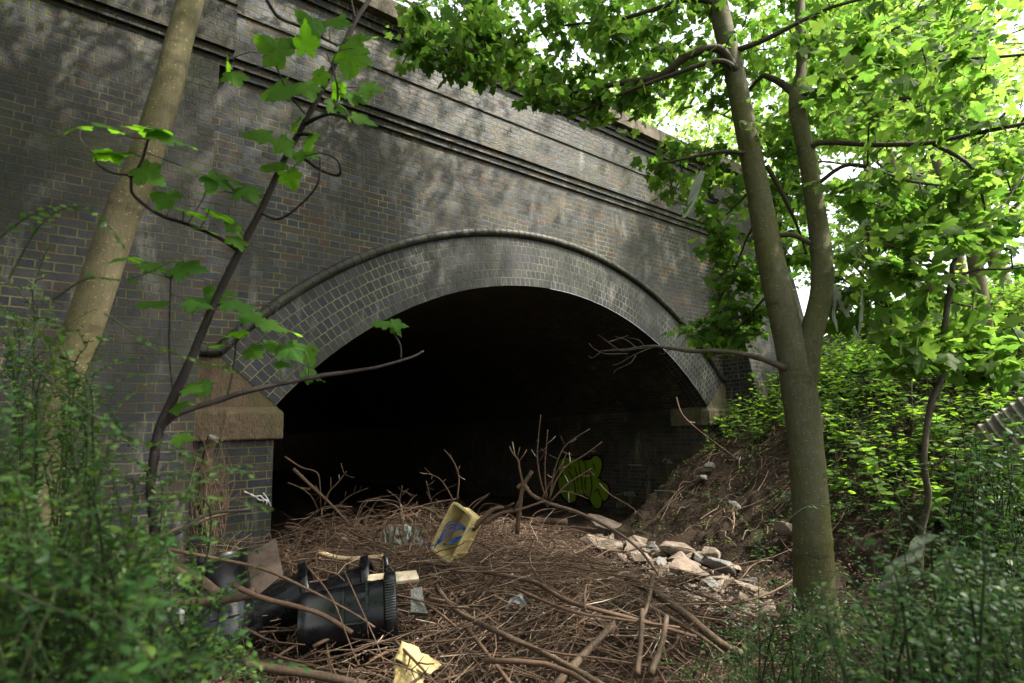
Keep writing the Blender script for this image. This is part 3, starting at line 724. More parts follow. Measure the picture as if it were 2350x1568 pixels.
# dark sapling close to the camera
ds = thing("dark_sycamore_sapling", "thin dark sapling with brown-spotted lobed leaves standing close to the camera", "sapling", at(358, 1300, 2.0))
m = MB(); p, r = px_path([(375, 1760, 1.95, 24), (366, 1500, 1.95, 22), (360, 1310, 1.95, 20), (352, 1200, 1.95, 22), (345, 1130, 1.95, 22), (352, 1060, 1.96, 25), (366, 985, 1.98, 25), (395, 920, 2.0, 25), (440, 820, 2.02, 22), (490, 700, 2.05, 20), (548, 580, 2.08, 19), (600, 480, 2.1, 17), (650, 372, 2.13, 16), (700, 280, 2.16, 15), (760, 165, 2.2, 14), (815, 50, 2.25, 12), (855, -15, 2.3, 11), (900, -120, 2.4, 8)], 5)
r = r * .86
m.tube(p, r, 10, True, 0, .03); main = p; child("stem", m.mesh("stem", True), ds, M_DARKBARK)
def dbranch(pts, sides=7): return branch(pts, ds, M_DARKBARK, "branch", 5, sides)
dbranch([(375, 975, 2.0, 15), (420, 945, 2.05, 14), (500, 920, 2.15, 13), (560, 900, 2.2, 13), (650, 880, 2.3, 11), (740, 862, 2.4, 11), (800, 854, 2.5, 9), (870, 842, 2.55, 7), (945, 820, 2.62, 6), (972, 806, 2.65, 5)])
dbranch([(548, 576, 2.08, 12), (500, 545, 2.05, 9), (430, 515, 2.0, 8), (370, 495, 1.97, 9), (325, 465, 1.95, 8), (302, 440, 1.93, 7), (298, 405, 1.92, 6), (260, 398, 1.9, 5), (225, 378, 1.9, 4), (218, 355, 1.9, 3)])
dbranch([(300, 410, 1.92, 6), (325, 370, 1.92, 6), (340, 320, 1.92, 5), (352, 296, 1.92, 4)])
dbranch([(700, 285, 2.16, 10), (730, 270, 2.1, 8), (762, 262, 2.08, 7), (800, 270, 2.05, 5)])
dbranch([(762, 262, 2.08, 6), (775, 225, 2.1, 5), (768, 170, 2.12, 4), (745, 110, 2.15, 3)])
dbranch([(655, 358, 2.13, 8), (690, 360, 2.08, 8), (735, 390, 2.05, 8), (778, 402, 2.02, 7), (776, 370, 2.0, 5), (740, 352, 2.0, 4), (700, 358, 2, 3)])
dbranch([(600, 490, 2.1, 6), (640, 503, 2.05, 6), (690, 470, 2.02, 5), (730, 420, 2.0, 5), (735, 360, 2, 3)])
dbranch([(680, 310, 2.15, 9), (700, 308, 2.1, 9), (720, 311, 2.05, 8)])
dbranch([(612, 0, 2.0, 9), (640, 40, 2.05, 8), (690, 62, 2.1, 7), (775, 105, 2.17, 6)])
dbranch([(700, 262, 2.12, 4), (660, 210, 2.08, 4), (625, 130, 2.05, 4)])
dbranch([(815, 45, 2.25, 6), (808, 10, 2.25, 5), (798, -30, 2.25, 4)])
dbranch([(640, 700 + 0, 2.3, 3), (560, 700, 2.2, 3), (500, 700, 2.06, 4)])
dbranch([(520, 915, 2.17, 5), (535, 850, 2.2, 4), (545, 760, 2.25, 4), (560, 700, 2.3, 3)])
dbranch([(920, 825, 2.6, 4), (918, 790, 2.6, 4), (895, 755, 2.6, 3)])
dbranch([(400, 925, 2.0, 4), (388, 800, 2.0, 4), (392, 640, 2.0, 3)])
dbranch([(352, 1250, 1.95, 14), (420, 1215, 2.0, 11), (480, 1180, 2.1, 9), (572, 1170, 2.2, 6)])
lv = Leaves(); pet = MB()
def big_leaf(x, y, dep, size, dx, dy, tilt=.5, face=None):
    """one leaf: its base at a pixel, lying in the direction (dx, dy) seen on the picture"""
    b = at(x, y, dep); d = unit(R_ * dx - U_ * dy + F_ * rs.uniform(-.5, .5))
    n = unit(np.array([0, 0, 1.0]) + rs.normal(size=3) * .25 - F_ * tilt) if face is None else unit(face)
    lv.add(b, d, n, size)
    a = nearest([main] + skel[-18:], b); 
    if np.linalg.norm(a - b) < .5: connect(pet, a, b, .0022, .0016, .06)
for (x, y, dep, s, dx, dy, tl) in [
 (655, 130, 2.05, .165, -.75, -.45, 1.2), (700, 120, 2.05, .15, .1, -1, 1.2), (760, 60, 2.15, .15, .2, -.7, 1.1), (735, 75, 2.1, .14, -.6, -.5, 1.2), (800, 90, 2.15, .15, .6, -.1, 1.2), (810, 110, 2.1, .17, -.2, .9, 1.2), (690, 100, 2.1, .13, -.6, -.3, 1.0),
 (650, 195, 2.08, .16, -.8, .2, 1.2), (700, 190, 2.08, .13, .3, .6, 1.2), (640, 205, 2.0, .14, .5, .5, 1.2), (745, 165, 2.1, .12, -.7, .6, 1.2), (830, 200, 2.1, .13, .7, .1, .9), (800, 215, 2.1, .12, .9, .35, .8), (765, 230, 2.1, .13, .6, .6, 1.0), (810, 265, 2.06, .13, .8, .3, .9), (780, 190, 2.1, .11, -.5, .8, 1.2),
 (620, 310, 2.05, .13, -.9, .05, .8), (640, 320, 2.05, .12, .4, .5, 1.0), (670, 290, 2.1, .11, .5, -.2, 1.0), (650, 375, 2.1, .12, -.7, .3, .9), (690, 345, 2.05, .13, .7, .35, .9), (700, 330, 2.05, .11, .8, -.3, .9), (660, 395, 2.05, .1, .2, .7, .9),
 (520, 140, 2.0, .12, -.25, .3, 1.2), (535, 165, 2.0, .11, .3, .6, 1.0),
 (350, 300, 1.92, .13, -.9, -.1, .35), (345, 290, 1.92, .12, .8, .2, .35), (355, 300, 1.92, .13, .7, .55, .4), (330, 330, 1.92, .12, -.9, .1, .35), (300, 350, 1.92, .13, -.9, .1, .3), (320, 385, 1.92, .13, .4, .3, .35), (185, 290, 1.9, .12, -.95, .0, .45), (280, 300, 1.9, .11, -.8, -.2, .4), (260, 350, 1.9, .12, -.7, .15, .3), (400, 320, 1.95, .1, .6, .2, .4),
 (440, 390, 2.0, .14, .8, .35, .3), (480, 400, 2.0, .14, .7, .4, .35), (530, 410, 2.05, .13, .7, .4, .4), (500, 440, 2.05, .13, -.8, .2, .35), (560, 430, 2.05, .13, .5, .5, .4), (400, 460, 1.98, .13, -.7, -.2, .3), (420, 480, 1.98, .13, .8, .25, .3), (480, 480, 2.0, .12, .7, .3, .3), (450, 520, 2.0, .11, .6, .2, .3), (530, 510, 2.05, .1, .4, .5, .3), (540, 545, 2.05, .1, .3, .4, .4),
 (420, 610, 2.0, .15, -.6, .0, .25), (405, 612, 2.0, .16, .8, .1, .25), (300, 590, 1.95, .14, -.7, .0, .25), (330, 605, 1.96, .13, .8, .25, .25), (380, 690, 2.0, .12, -.6, .1, .3), (430, 690, 2.0, .13, .7, .2, .3),
 (520, 680, 2.1, .15, -.7, -.3, .3), (530, 690, 2.1, .17, .9, .5, .35), (560, 720, 2.2, .15, .9, .4, .3), (600, 740, 2.25, .14, .9, .35, .3), (640, 750, 2.3, .14, .9, .3, .3), (610, 790, 2.3, .13, .9, .3, .3), (560, 760, 2.2, .13, -.7, .2, .3), (570, 800, 2.25, .12, .8, .4, .3), (660, 790, 2.3, .14, .7, .7, .5), (700, 800, 2.35, .12, .3, .9, .6), (510, 790, 2.15, .11, -.8, .1, .3), (640, 830, 2.3, .1, .8, .3, .3), (700, 850, 2.4, .13, .7, .4, .4), (480, 890, 2.1, .11, -.8, -.1, .3), (400, 930, 2.0, .1, .8, -.1, .3), (430, 890, 2.0, .1, .7, .1, .3),
 (895, 740, 2.6, .11, -.9, .0, .4), (900, 740, 2.6, .11, .9, .2, .4), (905, 745, 2.6, .09, .5, .8, .6), (370, 1010, 1.97, .1, -.7, .1, .3), (400, 1005, 1.97, .11, .8, .0, .3)]:
    big_leaf(x, y, dep, s * .78, dx, dy, tl * 1.25 + .15)
child("crown", lv.crown("crown", L_MAPHI, pet), ds, [M_LEAFD, M_TWIG])

# slender sapling in front of the bank on the far side
rsap = thing("slender_sapling", "slender crooked sapling with broad lobed leaves growing from the nettle bank", "sapling", at(2112, 1330, 3.9))
m = MB(); p, r = px_path([(2108, 1330, 3.85, 16), (2115, 1220, 3.9, 15), (2130, 1140, 3.9, 15), (2120, 1060, 3.9, 13), (2134, 940, 3.95, 14), (2160, 870, 4.0, 14), (2170, 820, 4.0, 14), (2168, 750, 4.0, 13), (2184, 640, 4.05, 11), (2190, 600, 4.05, 10), (2254, 514, 4.1, 7), (2302, 470, 4.15, 5), (2350, 400, 4.2, 4)], 5)
m.tube(p, r, 9, True, 0, .03); child("stem", m.mesh("stem", True), rsap, M_TWIG); sk2 = [p]
skel.clear()
for b in ([(2180, 662, 4.04, 8), (2130, 658, 4.0, 7), (2060, 630, 3.95, 6), (2000, 605, 3.9, 4), (1960, 560, 3.9, 3)], [(2186, 640, 4.05, 8), (2130, 595, 4.1, 6), (2060, 570, 4.15, 5), (1990, 545, 4.2, 3)], [(2188, 640, 4.05, 7), (2240, 620, 4.0, 6), (2300, 618, 3.95, 5), (2360, 612, 3.9, 4)], [(2185, 695, 4.05, 6), (2250, 710, 4.0, 5), (2310, 740, 3.95, 4), (2345, 790, 3.9, 3)], [(2168, 765, 4, 6), (2200, 770, 4, 5)], [(2162, 880, 4.0, 4), (2120, 850, 4.0, 3), (2070, 840, 4.0, 3)]):
    branch(b, rsap, M_TWIG)
sk2 += skel; lv = Leaves(); wood = MB()
fill(lv, wood, sk2, [(1930, 500), (2080, 490), (2350, 480), (2350, 700), (2200, 760), (2040, 680), (1950, 640)], 3.7, 4.4, 38, 6, .18, .11, 1.2, .2)
fill(lv, wood, sk2, [(2040, 760), (2200, 760), (2340, 720), (2330, 880), (2180, 850), (2060, 870)], 3.7, 4.2, 26, 7, .14, .125, 1.2, .2)
fill(lv, wood, sk2, [(2180, 380), (2350, 300), (2350, 520), (2200, 520)], 3.8, 4.4, 18, 6, .18, .105, 1.5, .25)
child("crown", lv.crown("crown", L_MAPLE, wood), rsap, [M_LEAF, M_TWIG])

behind = lambda c: not seen(c, 420)
# trees of the bank, of the embankment behind the parapet and unseen shade trees added behind the camera
def wild_tree(name, label, base, height, crad, n, size, tmpl, mat, group=None, low=.25, lean=(0, 0), keep=None, per=16, srad=.42):
    root = thing(name, label, "tree", base, group); base = np.asarray(base, float)
    top = base + np.array([lean[0], lean[1], height])
    w = MB(); tr = smooth_path([base - [0, 0, .3], base + (top - base) * .35 + rs.normal(size=3) * .12, base + (top - base) * .7 + rs.normal(size=3) * .15, top], 6)
    rad = np.linspace(.017 * height + .03, .02, len(tr)); w.tube(tr, rad, 10); child("trunk", w.mesh("trunk", True), root, M_BARK)
    lv = Leaves(); w = MB(); paths = [tr[5:]]
    limbs = []
    for _ in range(14):
        a = tr[rs.randint(5, len(tr) - 1)]; ang = rs.uniform(0, 6.28); L = crad * rs.uniform(.55, .95)
        b = a + np.array([math.cos(ang) * L, math.sin(ang) * L, rs.uniform(.1, .8) * L])
        if keep is behind and any(seen(a + (b - a) * t + [0, 0, .1], 150) for t in (.25, .5, .75, 1)): continue
        limbs.append(connect(w, a, b, .035, .010, .1, 8))
    paths += limbs
    for _ in range(n):
        l = limbs[rs.randint(len(limbs))]; a = l[rs.randint(1, len(l))]
        c = a + rs.normal(size=3) * np.array([.42, .42, .32]) * crad * .55
        if c[2] < base[2] + height * low: continue
        if keep is not None and not keep(c): continue
        if rs.rand() < .5 and not (keep is behind and seen((a + c) / 2, 100)): connect(w, a, c, .008, .003)
        spray(lv, c, unit(c - a), per, srad, size, .35)
    child("crown", lv.crown("crown", tmpl, w), root, [mat, M_TWIG])
    return root
def g(x, y): return np.array([x, y, float(terrain(x, y))])
not_hole = lambda c: not (lambda v: (lambda x, y: 1890 < x < 2050 and 340 < y < 440 or x > 2230 and y < 100 or 880 < x < 1010 and y < 90)(1175 + FD * (v @ R_) / (v @ F_), 784 - FD * (v @ U_) / (v @ F_)))(c - CAMPOS) if (c - CAMPOS) @ F_ > .1 else True
GB = "trees growing up the bank"
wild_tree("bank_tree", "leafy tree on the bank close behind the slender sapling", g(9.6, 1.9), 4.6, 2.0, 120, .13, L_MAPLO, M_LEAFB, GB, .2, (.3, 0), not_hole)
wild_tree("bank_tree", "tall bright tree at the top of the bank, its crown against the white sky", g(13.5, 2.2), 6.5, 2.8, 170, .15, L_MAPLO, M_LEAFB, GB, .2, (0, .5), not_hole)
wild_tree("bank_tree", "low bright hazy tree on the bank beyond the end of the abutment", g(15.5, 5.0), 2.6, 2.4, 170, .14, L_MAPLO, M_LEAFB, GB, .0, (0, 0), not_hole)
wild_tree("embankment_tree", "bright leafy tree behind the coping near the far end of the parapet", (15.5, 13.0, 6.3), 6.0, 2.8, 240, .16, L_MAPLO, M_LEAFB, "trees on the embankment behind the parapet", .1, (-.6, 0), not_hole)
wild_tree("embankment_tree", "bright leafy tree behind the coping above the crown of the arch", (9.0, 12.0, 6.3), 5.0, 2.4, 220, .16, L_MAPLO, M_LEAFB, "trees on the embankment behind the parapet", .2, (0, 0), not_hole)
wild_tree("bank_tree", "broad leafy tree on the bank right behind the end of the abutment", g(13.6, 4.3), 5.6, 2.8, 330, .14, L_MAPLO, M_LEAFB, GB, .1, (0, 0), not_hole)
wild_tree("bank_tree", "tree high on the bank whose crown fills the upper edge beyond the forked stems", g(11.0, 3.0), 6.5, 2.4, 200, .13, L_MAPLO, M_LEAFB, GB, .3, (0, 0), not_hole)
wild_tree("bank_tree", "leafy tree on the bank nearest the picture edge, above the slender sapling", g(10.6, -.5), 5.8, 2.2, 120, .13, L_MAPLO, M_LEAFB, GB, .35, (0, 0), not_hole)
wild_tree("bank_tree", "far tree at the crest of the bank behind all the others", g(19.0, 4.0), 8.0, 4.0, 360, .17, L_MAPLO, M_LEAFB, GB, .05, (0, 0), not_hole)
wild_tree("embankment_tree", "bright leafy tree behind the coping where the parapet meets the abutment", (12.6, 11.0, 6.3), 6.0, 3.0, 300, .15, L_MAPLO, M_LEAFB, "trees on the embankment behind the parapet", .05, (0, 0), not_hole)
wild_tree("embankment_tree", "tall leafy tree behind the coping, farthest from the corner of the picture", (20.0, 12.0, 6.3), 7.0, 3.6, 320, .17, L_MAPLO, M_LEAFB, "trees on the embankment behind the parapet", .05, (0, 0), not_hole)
GS = "unseen sycamores added behind the camera for shade"  # out-of-view trees added to break the sunlight on the wall into dapples
for (x, y, h, cr, n) in [(-2.6, -1.2, 8.0, 3.0, 150), (1.2, -3.2, 9.0, 3.0, 140), (4.4, -3.4, 9.0, 3.0, 110), (-5.5, 1.0, 8.5, 3.0, 150), (-1.5, -5.5, 10., 3.4, 160), (-1.0, 1.6, 8.5, 2.6, 150), (6.5, -2.5, 13.5, 3.6, 230), (1.5, -1.0, 13.0, 3.6, 230), (-2.5, .5, 12.5, 3.4, 200), (-4.5, 3.6, 9.0, 2.8, 130)]:
    wild_tree("shade_tree", "unseen sycamore added behind the camera to shade the wall", g(x, y), h, cr, n, .17, L_MAPLO, M_LEAF, GS, .35 if h < 11 else .55, (0, 0), behind, 16, .5)
#@@OBJ
# ------------------------------------------------------------------ graffiti on the tunnel side wall and scribbles
def paint_mat(name, col, rough=.6):
    t = NT(name); ob = t.obj(); n = t.noise(ob, 18, 5, .7)
    c = t.mix(t.ramp(n, [(.3, 0), (.75, 1)]), [x * .7 for x in col], col); t.princ(c, rough, n, .2, .004, .3); return t.m
M_GREEN = paint_mat("green_spray_paint", (.24, .36, .02)); M_BLACK = paint_mat("black_spray_paint", (.006, .006, .006)); M_WHITE = paint_mat("white_spray_paint", (.34, .35, .36)); M_BRN = paint_mat("brown_spray_paint", (.10, .06, .03))
def gp(x, y): return (1175 + x * .16007, 987 + y * .16007)
def wall_pt(x, y, off): return at_x(*gp(x, y), JR - off)
def stroke(mb, pts, w, off):
    P = smooth_path([np.array([p[0], p[1], 0.0]) for p in pts], 4)[:, :2]
    tg = np.gradient(P, axis=0); tg /= np.linalg.norm(tg, axis=1)[:, None] + 1e-9; nn = np.stack([-tg[:, 1], tg[:, 0]], 1)
    k = len(P); ww = w / 2 * (.55 + .45 * np.sin(np.linspace(.25, math.pi - .25, k)))
    A = [wall_pt(*(P[i] + nn[i] * ww[i]), off) for i in range(k)]; B = [wall_pt(*(P[i] - nn[i] * ww[i]), off) for i in range(k)]
    mb.add(A + B, [(i, i + 1, k + i + 1, k + i) for i in range(k - 1)])
OUT = [(700, 420), (760, 392), (830, 410), (880, 398), (930, 412), (972, 393), (1008, 425), (1040, 440), (1060, 410), (1095, 428), (1130, 425), (1160, 385), (1210, 374), (1260, 408), (1285, 470), (1276, 560), (1248, 635), (1222, 686), (1256, 690), (1272, 755), (1312, 755), (1360, 790), (1386, 860), (1380, 940), (1350, 1000), (1312, 1016), (1280, 990), (1284, 1060), (1262, 1106), (1210, 1120), (1150, 1095), (1122, 1040), (1114, 968), (1078, 952), (1032, 905), (1008, 862), (994, 920), (960, 945), (930, 930), (912, 1000), (870, 1036), (820, 1035), (760, 990), (702, 905), (670, 820), (664, 715), (688, 640), (670, 580), (668, 480)]
graf = link("graffiti", None, bridge); graf.location = -Vector(bridge.location)
import bmesh
def poly_fill(pts, off):
    bm = bmesh.new(); vs = [bm.verts.new(wall_pt(x, y, off)) for x, y in pts]; f = bm.faces.new(vs); bmesh.ops.triangulate(bm, faces=[f]); me = bpy.data.meshes.new("letter_fill"); bm.to_mesh(me); bm.free(); return me
sm = [tuple(p[:2]) for p in smooth_path([np.array([x, y, 0.]) for x, y in OUT + OUT[:1]], 3)[:-1]]
link("letter_fill", poly_fill(sm, .006), graf, M_GREEN)
mb = MB(); cl = sm + sm[:2]
P2 = np.array(cl); tg = np.gradient(P2, axis=0); tg /= np.linalg.norm(tg, axis=1)[:, None] + 1e-9; nn = np.stack([-tg[:, 1], tg[:, 0]], 1)
k = len(P2); A = [wall_pt(*(P2[i] + nn[i] * 4), .003) for i in range(k)]; B = [wall_pt(*(P2[i] - nn[i] * 26), .003) for i in range(k)]
mb.add(A + B, [(i, i + 1, k + i + 1, k + i) for i in range(k - 1)])
link("letter_outline", mb.mesh("letter_outline"), graf, M_BLACK)
mb = MB()
for l in ([(790, 575), (840, 640), (880, 720), (905, 820), (915, 930)], [(895, 520), (920, 600), (935, 680), (938, 760)], [(945, 420), (965, 520), (985, 640), (1000, 760), (1006, 860)], [(1005, 430), (1050, 475), (1062, 560), (1100, 590), (1130, 680), (1145, 800), (1135, 900), (1115, 968)], [(1070, 600), (1055, 700), (1045, 790), (1060, 855)], [(1150, 475), (1180, 520), (1192, 592)], [(1185, 902), (1220, 845), (1250, 900), (1280, 985)], [(730, 635), (690, 668)], [(820, 500), (832, 565)], [(935, 830), (955, 835)], [(1255, 690), (1222, 686)]):
    stroke(mb, l, 17, .009)
link("letter_line", mb.mesh("letter_line"), graf, M_BLACK)
heart = MB()
for l in ([(1860, 215), (1830, 130), (1800, 75), (1820, 40), (1858, 75)], [(1860, 215), (1895, 125), (1912, 70), (1888, 40), (1858, 75)]): stroke(heart, l, 14, .004)
o = link("painted_heart", heart.mesh("painted_heart"), bridge, M_BRN); o.location = -Vector(bridge.location)
tagm = MB()
for l in ([(2228, 420), (2235, 485)], [(2270, 425), (2245, 435), (2272, 465), (2240, 480)], [(2287, 448), (2292, 484)], [(2165, 425), (2215, 420)], [(2165, 425), (2168, 460)],
          [(1610, 880), (1620, 940), (1650, 890), (1660, 940)], [(1680, 880), (1690, 950)], [(1700, 885), (1730, 900), (1705, 930)], [(1750, 880), (1745, 945), (1775, 930)], [(1500, 1050), (1505, 1110)], [(1530, 1040), (1540, 1100)], [(1570, 1045), (1575, 1100)], [(1600, 1040), (1625, 1080), (1600, 1100)], [(1660, 490), (1740, 505), (1800, 495), (1870, 510)]): stroke(tagm, l, 13, .004)
o = link("painted_lettering", tagm.mesh("painted_lettering"), bridge, M_WHITE); o.location = -Vector(bridge.location)
# white twiggy scribble on the pier
tw = thing("whitened_twig", "white painted-looking forked twig against the mossy brick pier", "twig", at_y(600, 1140, WY - .05))
m = MB()
for l in ([(574, 1134), (586, 1140), (597, 1138), (606, 1146), (616, 1150), (622, 1162)], [(586, 1140), (596, 1148), (608, 1148), (618, 1153)], [(604, 1132), (612, 1142), (618, 1152)], [(560, 1128), (574, 1134)], [(612, 1148), (612, 1158)], [(606, 1146), (604, 1153)]):
    q = smooth_path([at_y(x, y, WY - .04 - rs.uniform(0, .02)) for x, y in l], 3); m.tube(q, np.linspace(.009, .004, len(q)), 5)
child("twig", m.mesh("twig", True), tw, paint_mat("bleached_wood", (.62, .62, .58)))

# ------------------------------------------------------------------ plastics and rubbish
def plastic(name, col, rough=.35, dirt=(.10, .08, .06), dirtamt=.5, spec=.5, trans=0.0):
    t = NT(name); ob = t.obj(); n = t.noise(ob, 6, 6, .7); n2 = t.noise(ob, 90, 3, .7)
    c = t.mix(t.ramp(n, [(.42, 0), (.70, dirtamt)]), col, dirt); c = t.mix(t.ramp(n2, [(.62, 0), (.72, dirtamt)]), c, dirt)
    r = t.ramp(n, [(.35, rough), (.7, min(1, rough + .35))]); p = t.princ(c, r, n, .15, .004, spec)
    if trans:
        tr = t.n("ShaderNodeBsdfTranslucent"); tr.inputs[0].default_value = (*col, 1); mx = t.n("ShaderNodeMixShader"); mx.inputs[0].default_value = trans
        t.l(p.outputs[0], mx.inputs[1]); t.l(tr.outputs[0], mx.inputs[2]); t.l(mx.outputs[0], t.out.inputs[0])
    return t.m
M_BIN = plastic("black_bin_plastic", (.0035, .004, .0055), .16, (.010, .009, .007), .15, .5)
M_YEL = plastic("yellowed_plastic", (.56, .45, .20), .5, (.20, .11, .03), .85)
M_BLUE = plastic("blue_rope", (.010, .07, .32), .5, (.01, .03, .1), .3)
M_BOARD = island_mat("weathered_board", [(0, (.080, .056, .043)), (1, (.088, .062, .048))], .85, 9, (.35, 1.35))
M_WPLANK = plastic("pale_painted_wood", (.40, .35, .25), .75, (.12, .06, .03), .75)
M_FILM = plastic("dirty_polythene", (.72, .74, .70), .3, (.4, .38, .34), .25, .5, .6)
M_CONC = stone_mat("broken_concrete", (.19, .145, .11), (.29, .23, .18), .18)
M_CONC2 = stone_mat("grey_stone", (.15, .145, .13), (.24, .235, .215), .3)
M_TIN = plastic("corrugated_sheet", (.16, .15, .125), .55, (.14, .09, .05), .8)
def frame(zdir, up):
    z = unit(zdir); x = unit(np.cross(up, z)); y = np.cross(z, x); return Matrix(((x[0], y[0], z[0]), (x[1], y[1], z[1]), (x[2], y[2], z[2])))
def place(root, loc, rot3):
    root.location = [float(c) for c in loc]; root.rotation_euler = rot3.to_euler()
def rsq(w, d, n=32, e=2.2):
    out = []
    for i in range(n):
        a = 2 * math.pi * i / n; c, s_ = math.cos(a), math.sin(a)
        out.append((w / 2 * math.copysign(abs(c) ** (2 / e), c), d / 2 * math.copysign(abs(s_) ** (2 / e), s_)))
    return out
def loft(mb, secs, close=True):
    """secs = list of (points2d, z); joins them"""
    n = len(secs[0][0]); V = [(x, y, z) for pts, z in secs for x, y in pts]
    F = [(i * n + j, i * n + (j + 1) % n, (i + 1) * n + (j + 1) % n, (i + 1) * n + j) for i in range(len(secs) - 1) for j in range(n)]
    if close: F.append(tuple(range(n))[::-1])
    mb.add(V, F)
def make_bin(label, loc, zdir, up, scale=1.0, handle=True):
    root = thing("rubbish_bin", label, "bin", (0, 0, 0), "dumped black bins")
    mb = MB(); L = .66
    secs = [(rsq(.34, .36), .012), (rsq(.385, .405), .0), (rsq(.40, .42), .02), (rsq(.405, .425), .06), (rsq(.40, .42), .065), (rsq(.425, .445), .36), (rsq(.428, .45), .365), (rsq(.455, .475), .62), (rsq(.46, .48), L), (rsq(.445, .465), L), (rsq(.43, .45), .60), (rsq(.375, .395), .03)]
    loft(mb, secs); mb.add([(x, y, .03) for x, y in rsq(.375, .395)], [tuple(range(32))])
    # raised panel lines moulded into the sides
    for (x, y, z, hx, hy, hz) in [(0, .226, .30, .11, .004, .006), (-.11, .228, .37, .006, .004, .07), (.06, .232, .46, .10, .004, .006), (.223, .05, .34, .004, .09, .006), (-.223, -.03, .40, .004, .10, .006), (.224, -.09, .42, .004, .006, .08), (.0, -.233, .44, .12, .004, .006)]:
        mb.box((x, y, z), (hx, hy, hz))
    o = link("body", mb.mesh("body", True), root, M_BIN); 
    try: o.data.set_sharp_from_angle(angle=math.radians(38))
    except Exception: pass
    mb = MB(); loft(mb, [(rsq(.46, .48), .575), (rsq(.535, .555), .585), (rsq(.55, .57), .60), (rsq(.545, .565), .655), (rsq(.52, .54), .668), (rsq(.462, .482), .664)], False)
    o = link("rim", mb.mesh("rim", True), root, M_BIN)
    mb = MB()
    for k in range(15): mb.box((-.125 + k * .018, .283, .622), (.0045, .006, .036))
    link("grip", mb.mesh("grip"), root, M_BIN)
    if handle:
        mb = MB(); hp = smooth_path([(.265, -.16, .61), (.33, -.16, .60), (.36, -.10, .59), (.365, .02, .59), (.36, .12, .59), (.33, .17, .60), (.265, .17, .61)], 4)
        mb.tube(hp, .017, 8); link("handle", mb.mesh("handle", True), root, M_BIN)
    place(root, loc, frame(zdir, up)); root.scale = (scale,) * 3
    return root
a, b = at(692, 1432, 4.0), at(893, 1404, 4.14)
make_bin("black plastic bin lying on its side, ribbed rim and handle facing the sticks", a, b - a, unit(-F_ * .6 + U_ * .5), 1.0)
b, a = at(516, 1462, 4.1), at(503, 1272, 4.25)
make_bin("black plastic bin standing nearly upright beside the weathered board", a, b - a, unit(-F_ + R_ * .3), .95, False)
a, b = at(560, 1425, 4.32), at(660, 1385, 4.42)
make_bin("black plastic bin half buried beside the board, its rounded rim showing", a, b - a, unit(U_ + R_ * .4), .80)
a, b = at(690, 1405, 4.62), at(865, 1352, 4.75)
make_bin("black plastic bin lying behind the bin with the ribbed rim, nearly covered by sticks", a, b - a, unit(U_), .92, False)

def slab_quad(mb, pts, nrm, th):
    A = [np.asarray(p) for p in pts]; B = [p + unit(nrm) * th for p in A]; k = len(A)
    mb.add(A + B, [tuple(range(k))[::-1], tuple(range(k, 2 * k))] + [(i, (i + 1) % k, k + (i + 1) % k, k + i) for i in range(k)])
q = [at(536, 1288, 4.42), at(570, 1268, 4.48), at(633, 1236, 4.60), at(650, 1318, 4.46), at(590, 1368, 4.30), at(540, 1345, 4.30)]
bd = thing("wooden_board", "weathered square wooden board leaning behind the black bins", "board", q[0])
m = MB(); slab_quad(m, q, np.cross(q[2] - q[0], q[4] - q[0]) * (1 if np.dot(np.cross(q[2] - q[0], q[4] - q[0]), F_) > 0 else -1), .022); child("panel", m.mesh("panel"), bd, M_BOARD)

def make_crate(label, loc, zdir, up, L=.50, Wd=.28, D=.25):
    """open box: length along x, width along y, opening towards +z"""
    root = thing("plastic_crate", label, "crate", (0, 0, 0), "yellow plastic crates")
    mb = MB(); n = 32
    def sec(f, z, e=9): return (rsq(L * f, Wd * f, 32, e), z)
    loft(mb, [sec(.84, 0), sec(.87, .008), sec(.96, D - .03), sec(1.05, D - .028), sec(1.06, D), sec(.97, D), sec(.945, D - .02), sec(.82, .02)])
    mb.add([(x, y, .02) for x, y in rsq(L * .82, Wd * .82, 32, 9)], [tuple(range(32))])
    for s in (-1, 1):
        for k in range(3): mb.box(((k - 1) * L * .28, s * Wd * .47, D * .5), (.006, .008, D * .40))
    o = link("tub", mb.mesh("tub", True), root, M_YEL)
    try: o.data.set_sharp_from_angle(angle=math.radians(35))
    except Exception: pass
    place(root, loc, frame(zdir, up)); return root
c = at(1052, 1222, 5.55)
ld = unit(R_ * .55 + U_ * .80 + F_ * .2)          # long axis on the picture
op = unit(-F_ * .8 - R_ * .52 + U_ * .28)          # the opening looks at the camera and to the left
yv = np.cross(op, ld)
rt = make_crate("yellow plastic crate tipped up on top of the brushwood, with blue rope inside", (0, 0, 0), op, yv)
x = unit(ld - op * (ld @ op)); y = np.cross(op, x)
rt.rotation_euler = Matrix(((x[0], y[0], op[0]), (x[1], y[1], op[1]), (x[2], y[2], op[2]))).to_euler(); rt.location = [float(v) for v in c - op * .13]
cr = np.array([x, y, op])
rp = MB()
for kk in range(5):
    pts = [c + op * .13 + x * u + y * v + op * w for u, v, w in [(-.20 - .01 * kk, .10, -.02), (-.12, .05 + .020 * kk, -.02 - .012 * kk), (-.02 + .018 * kk, .02 + .02 * kk, -.05), (.06 + .008 * kk, -.04, -.09 - .006 * kk), (.03, -.09, -.10), (-.05, -.06 + .01 * kk, -.09), (-.14, .0, -.04)]]
    qq = smooth_path(pts, 4); rp.tube(qq, .0042, 6)
qq = smooth_path([c + op * .13 + x * u + y * v + op * w for u, v, w in [(-.16, .06, -.0), (-.22, .12, .02), (-.24, .19, .03), (-.25, .27, .01)]], 4); rp.tube(qq, .0042, 6)
ro = thing("blue_rope", "coil of bright blue rope hanging in the tipped yellow crate", "rope", c); child("coil", rp.mesh("coil", True), ro, M_BLUE)
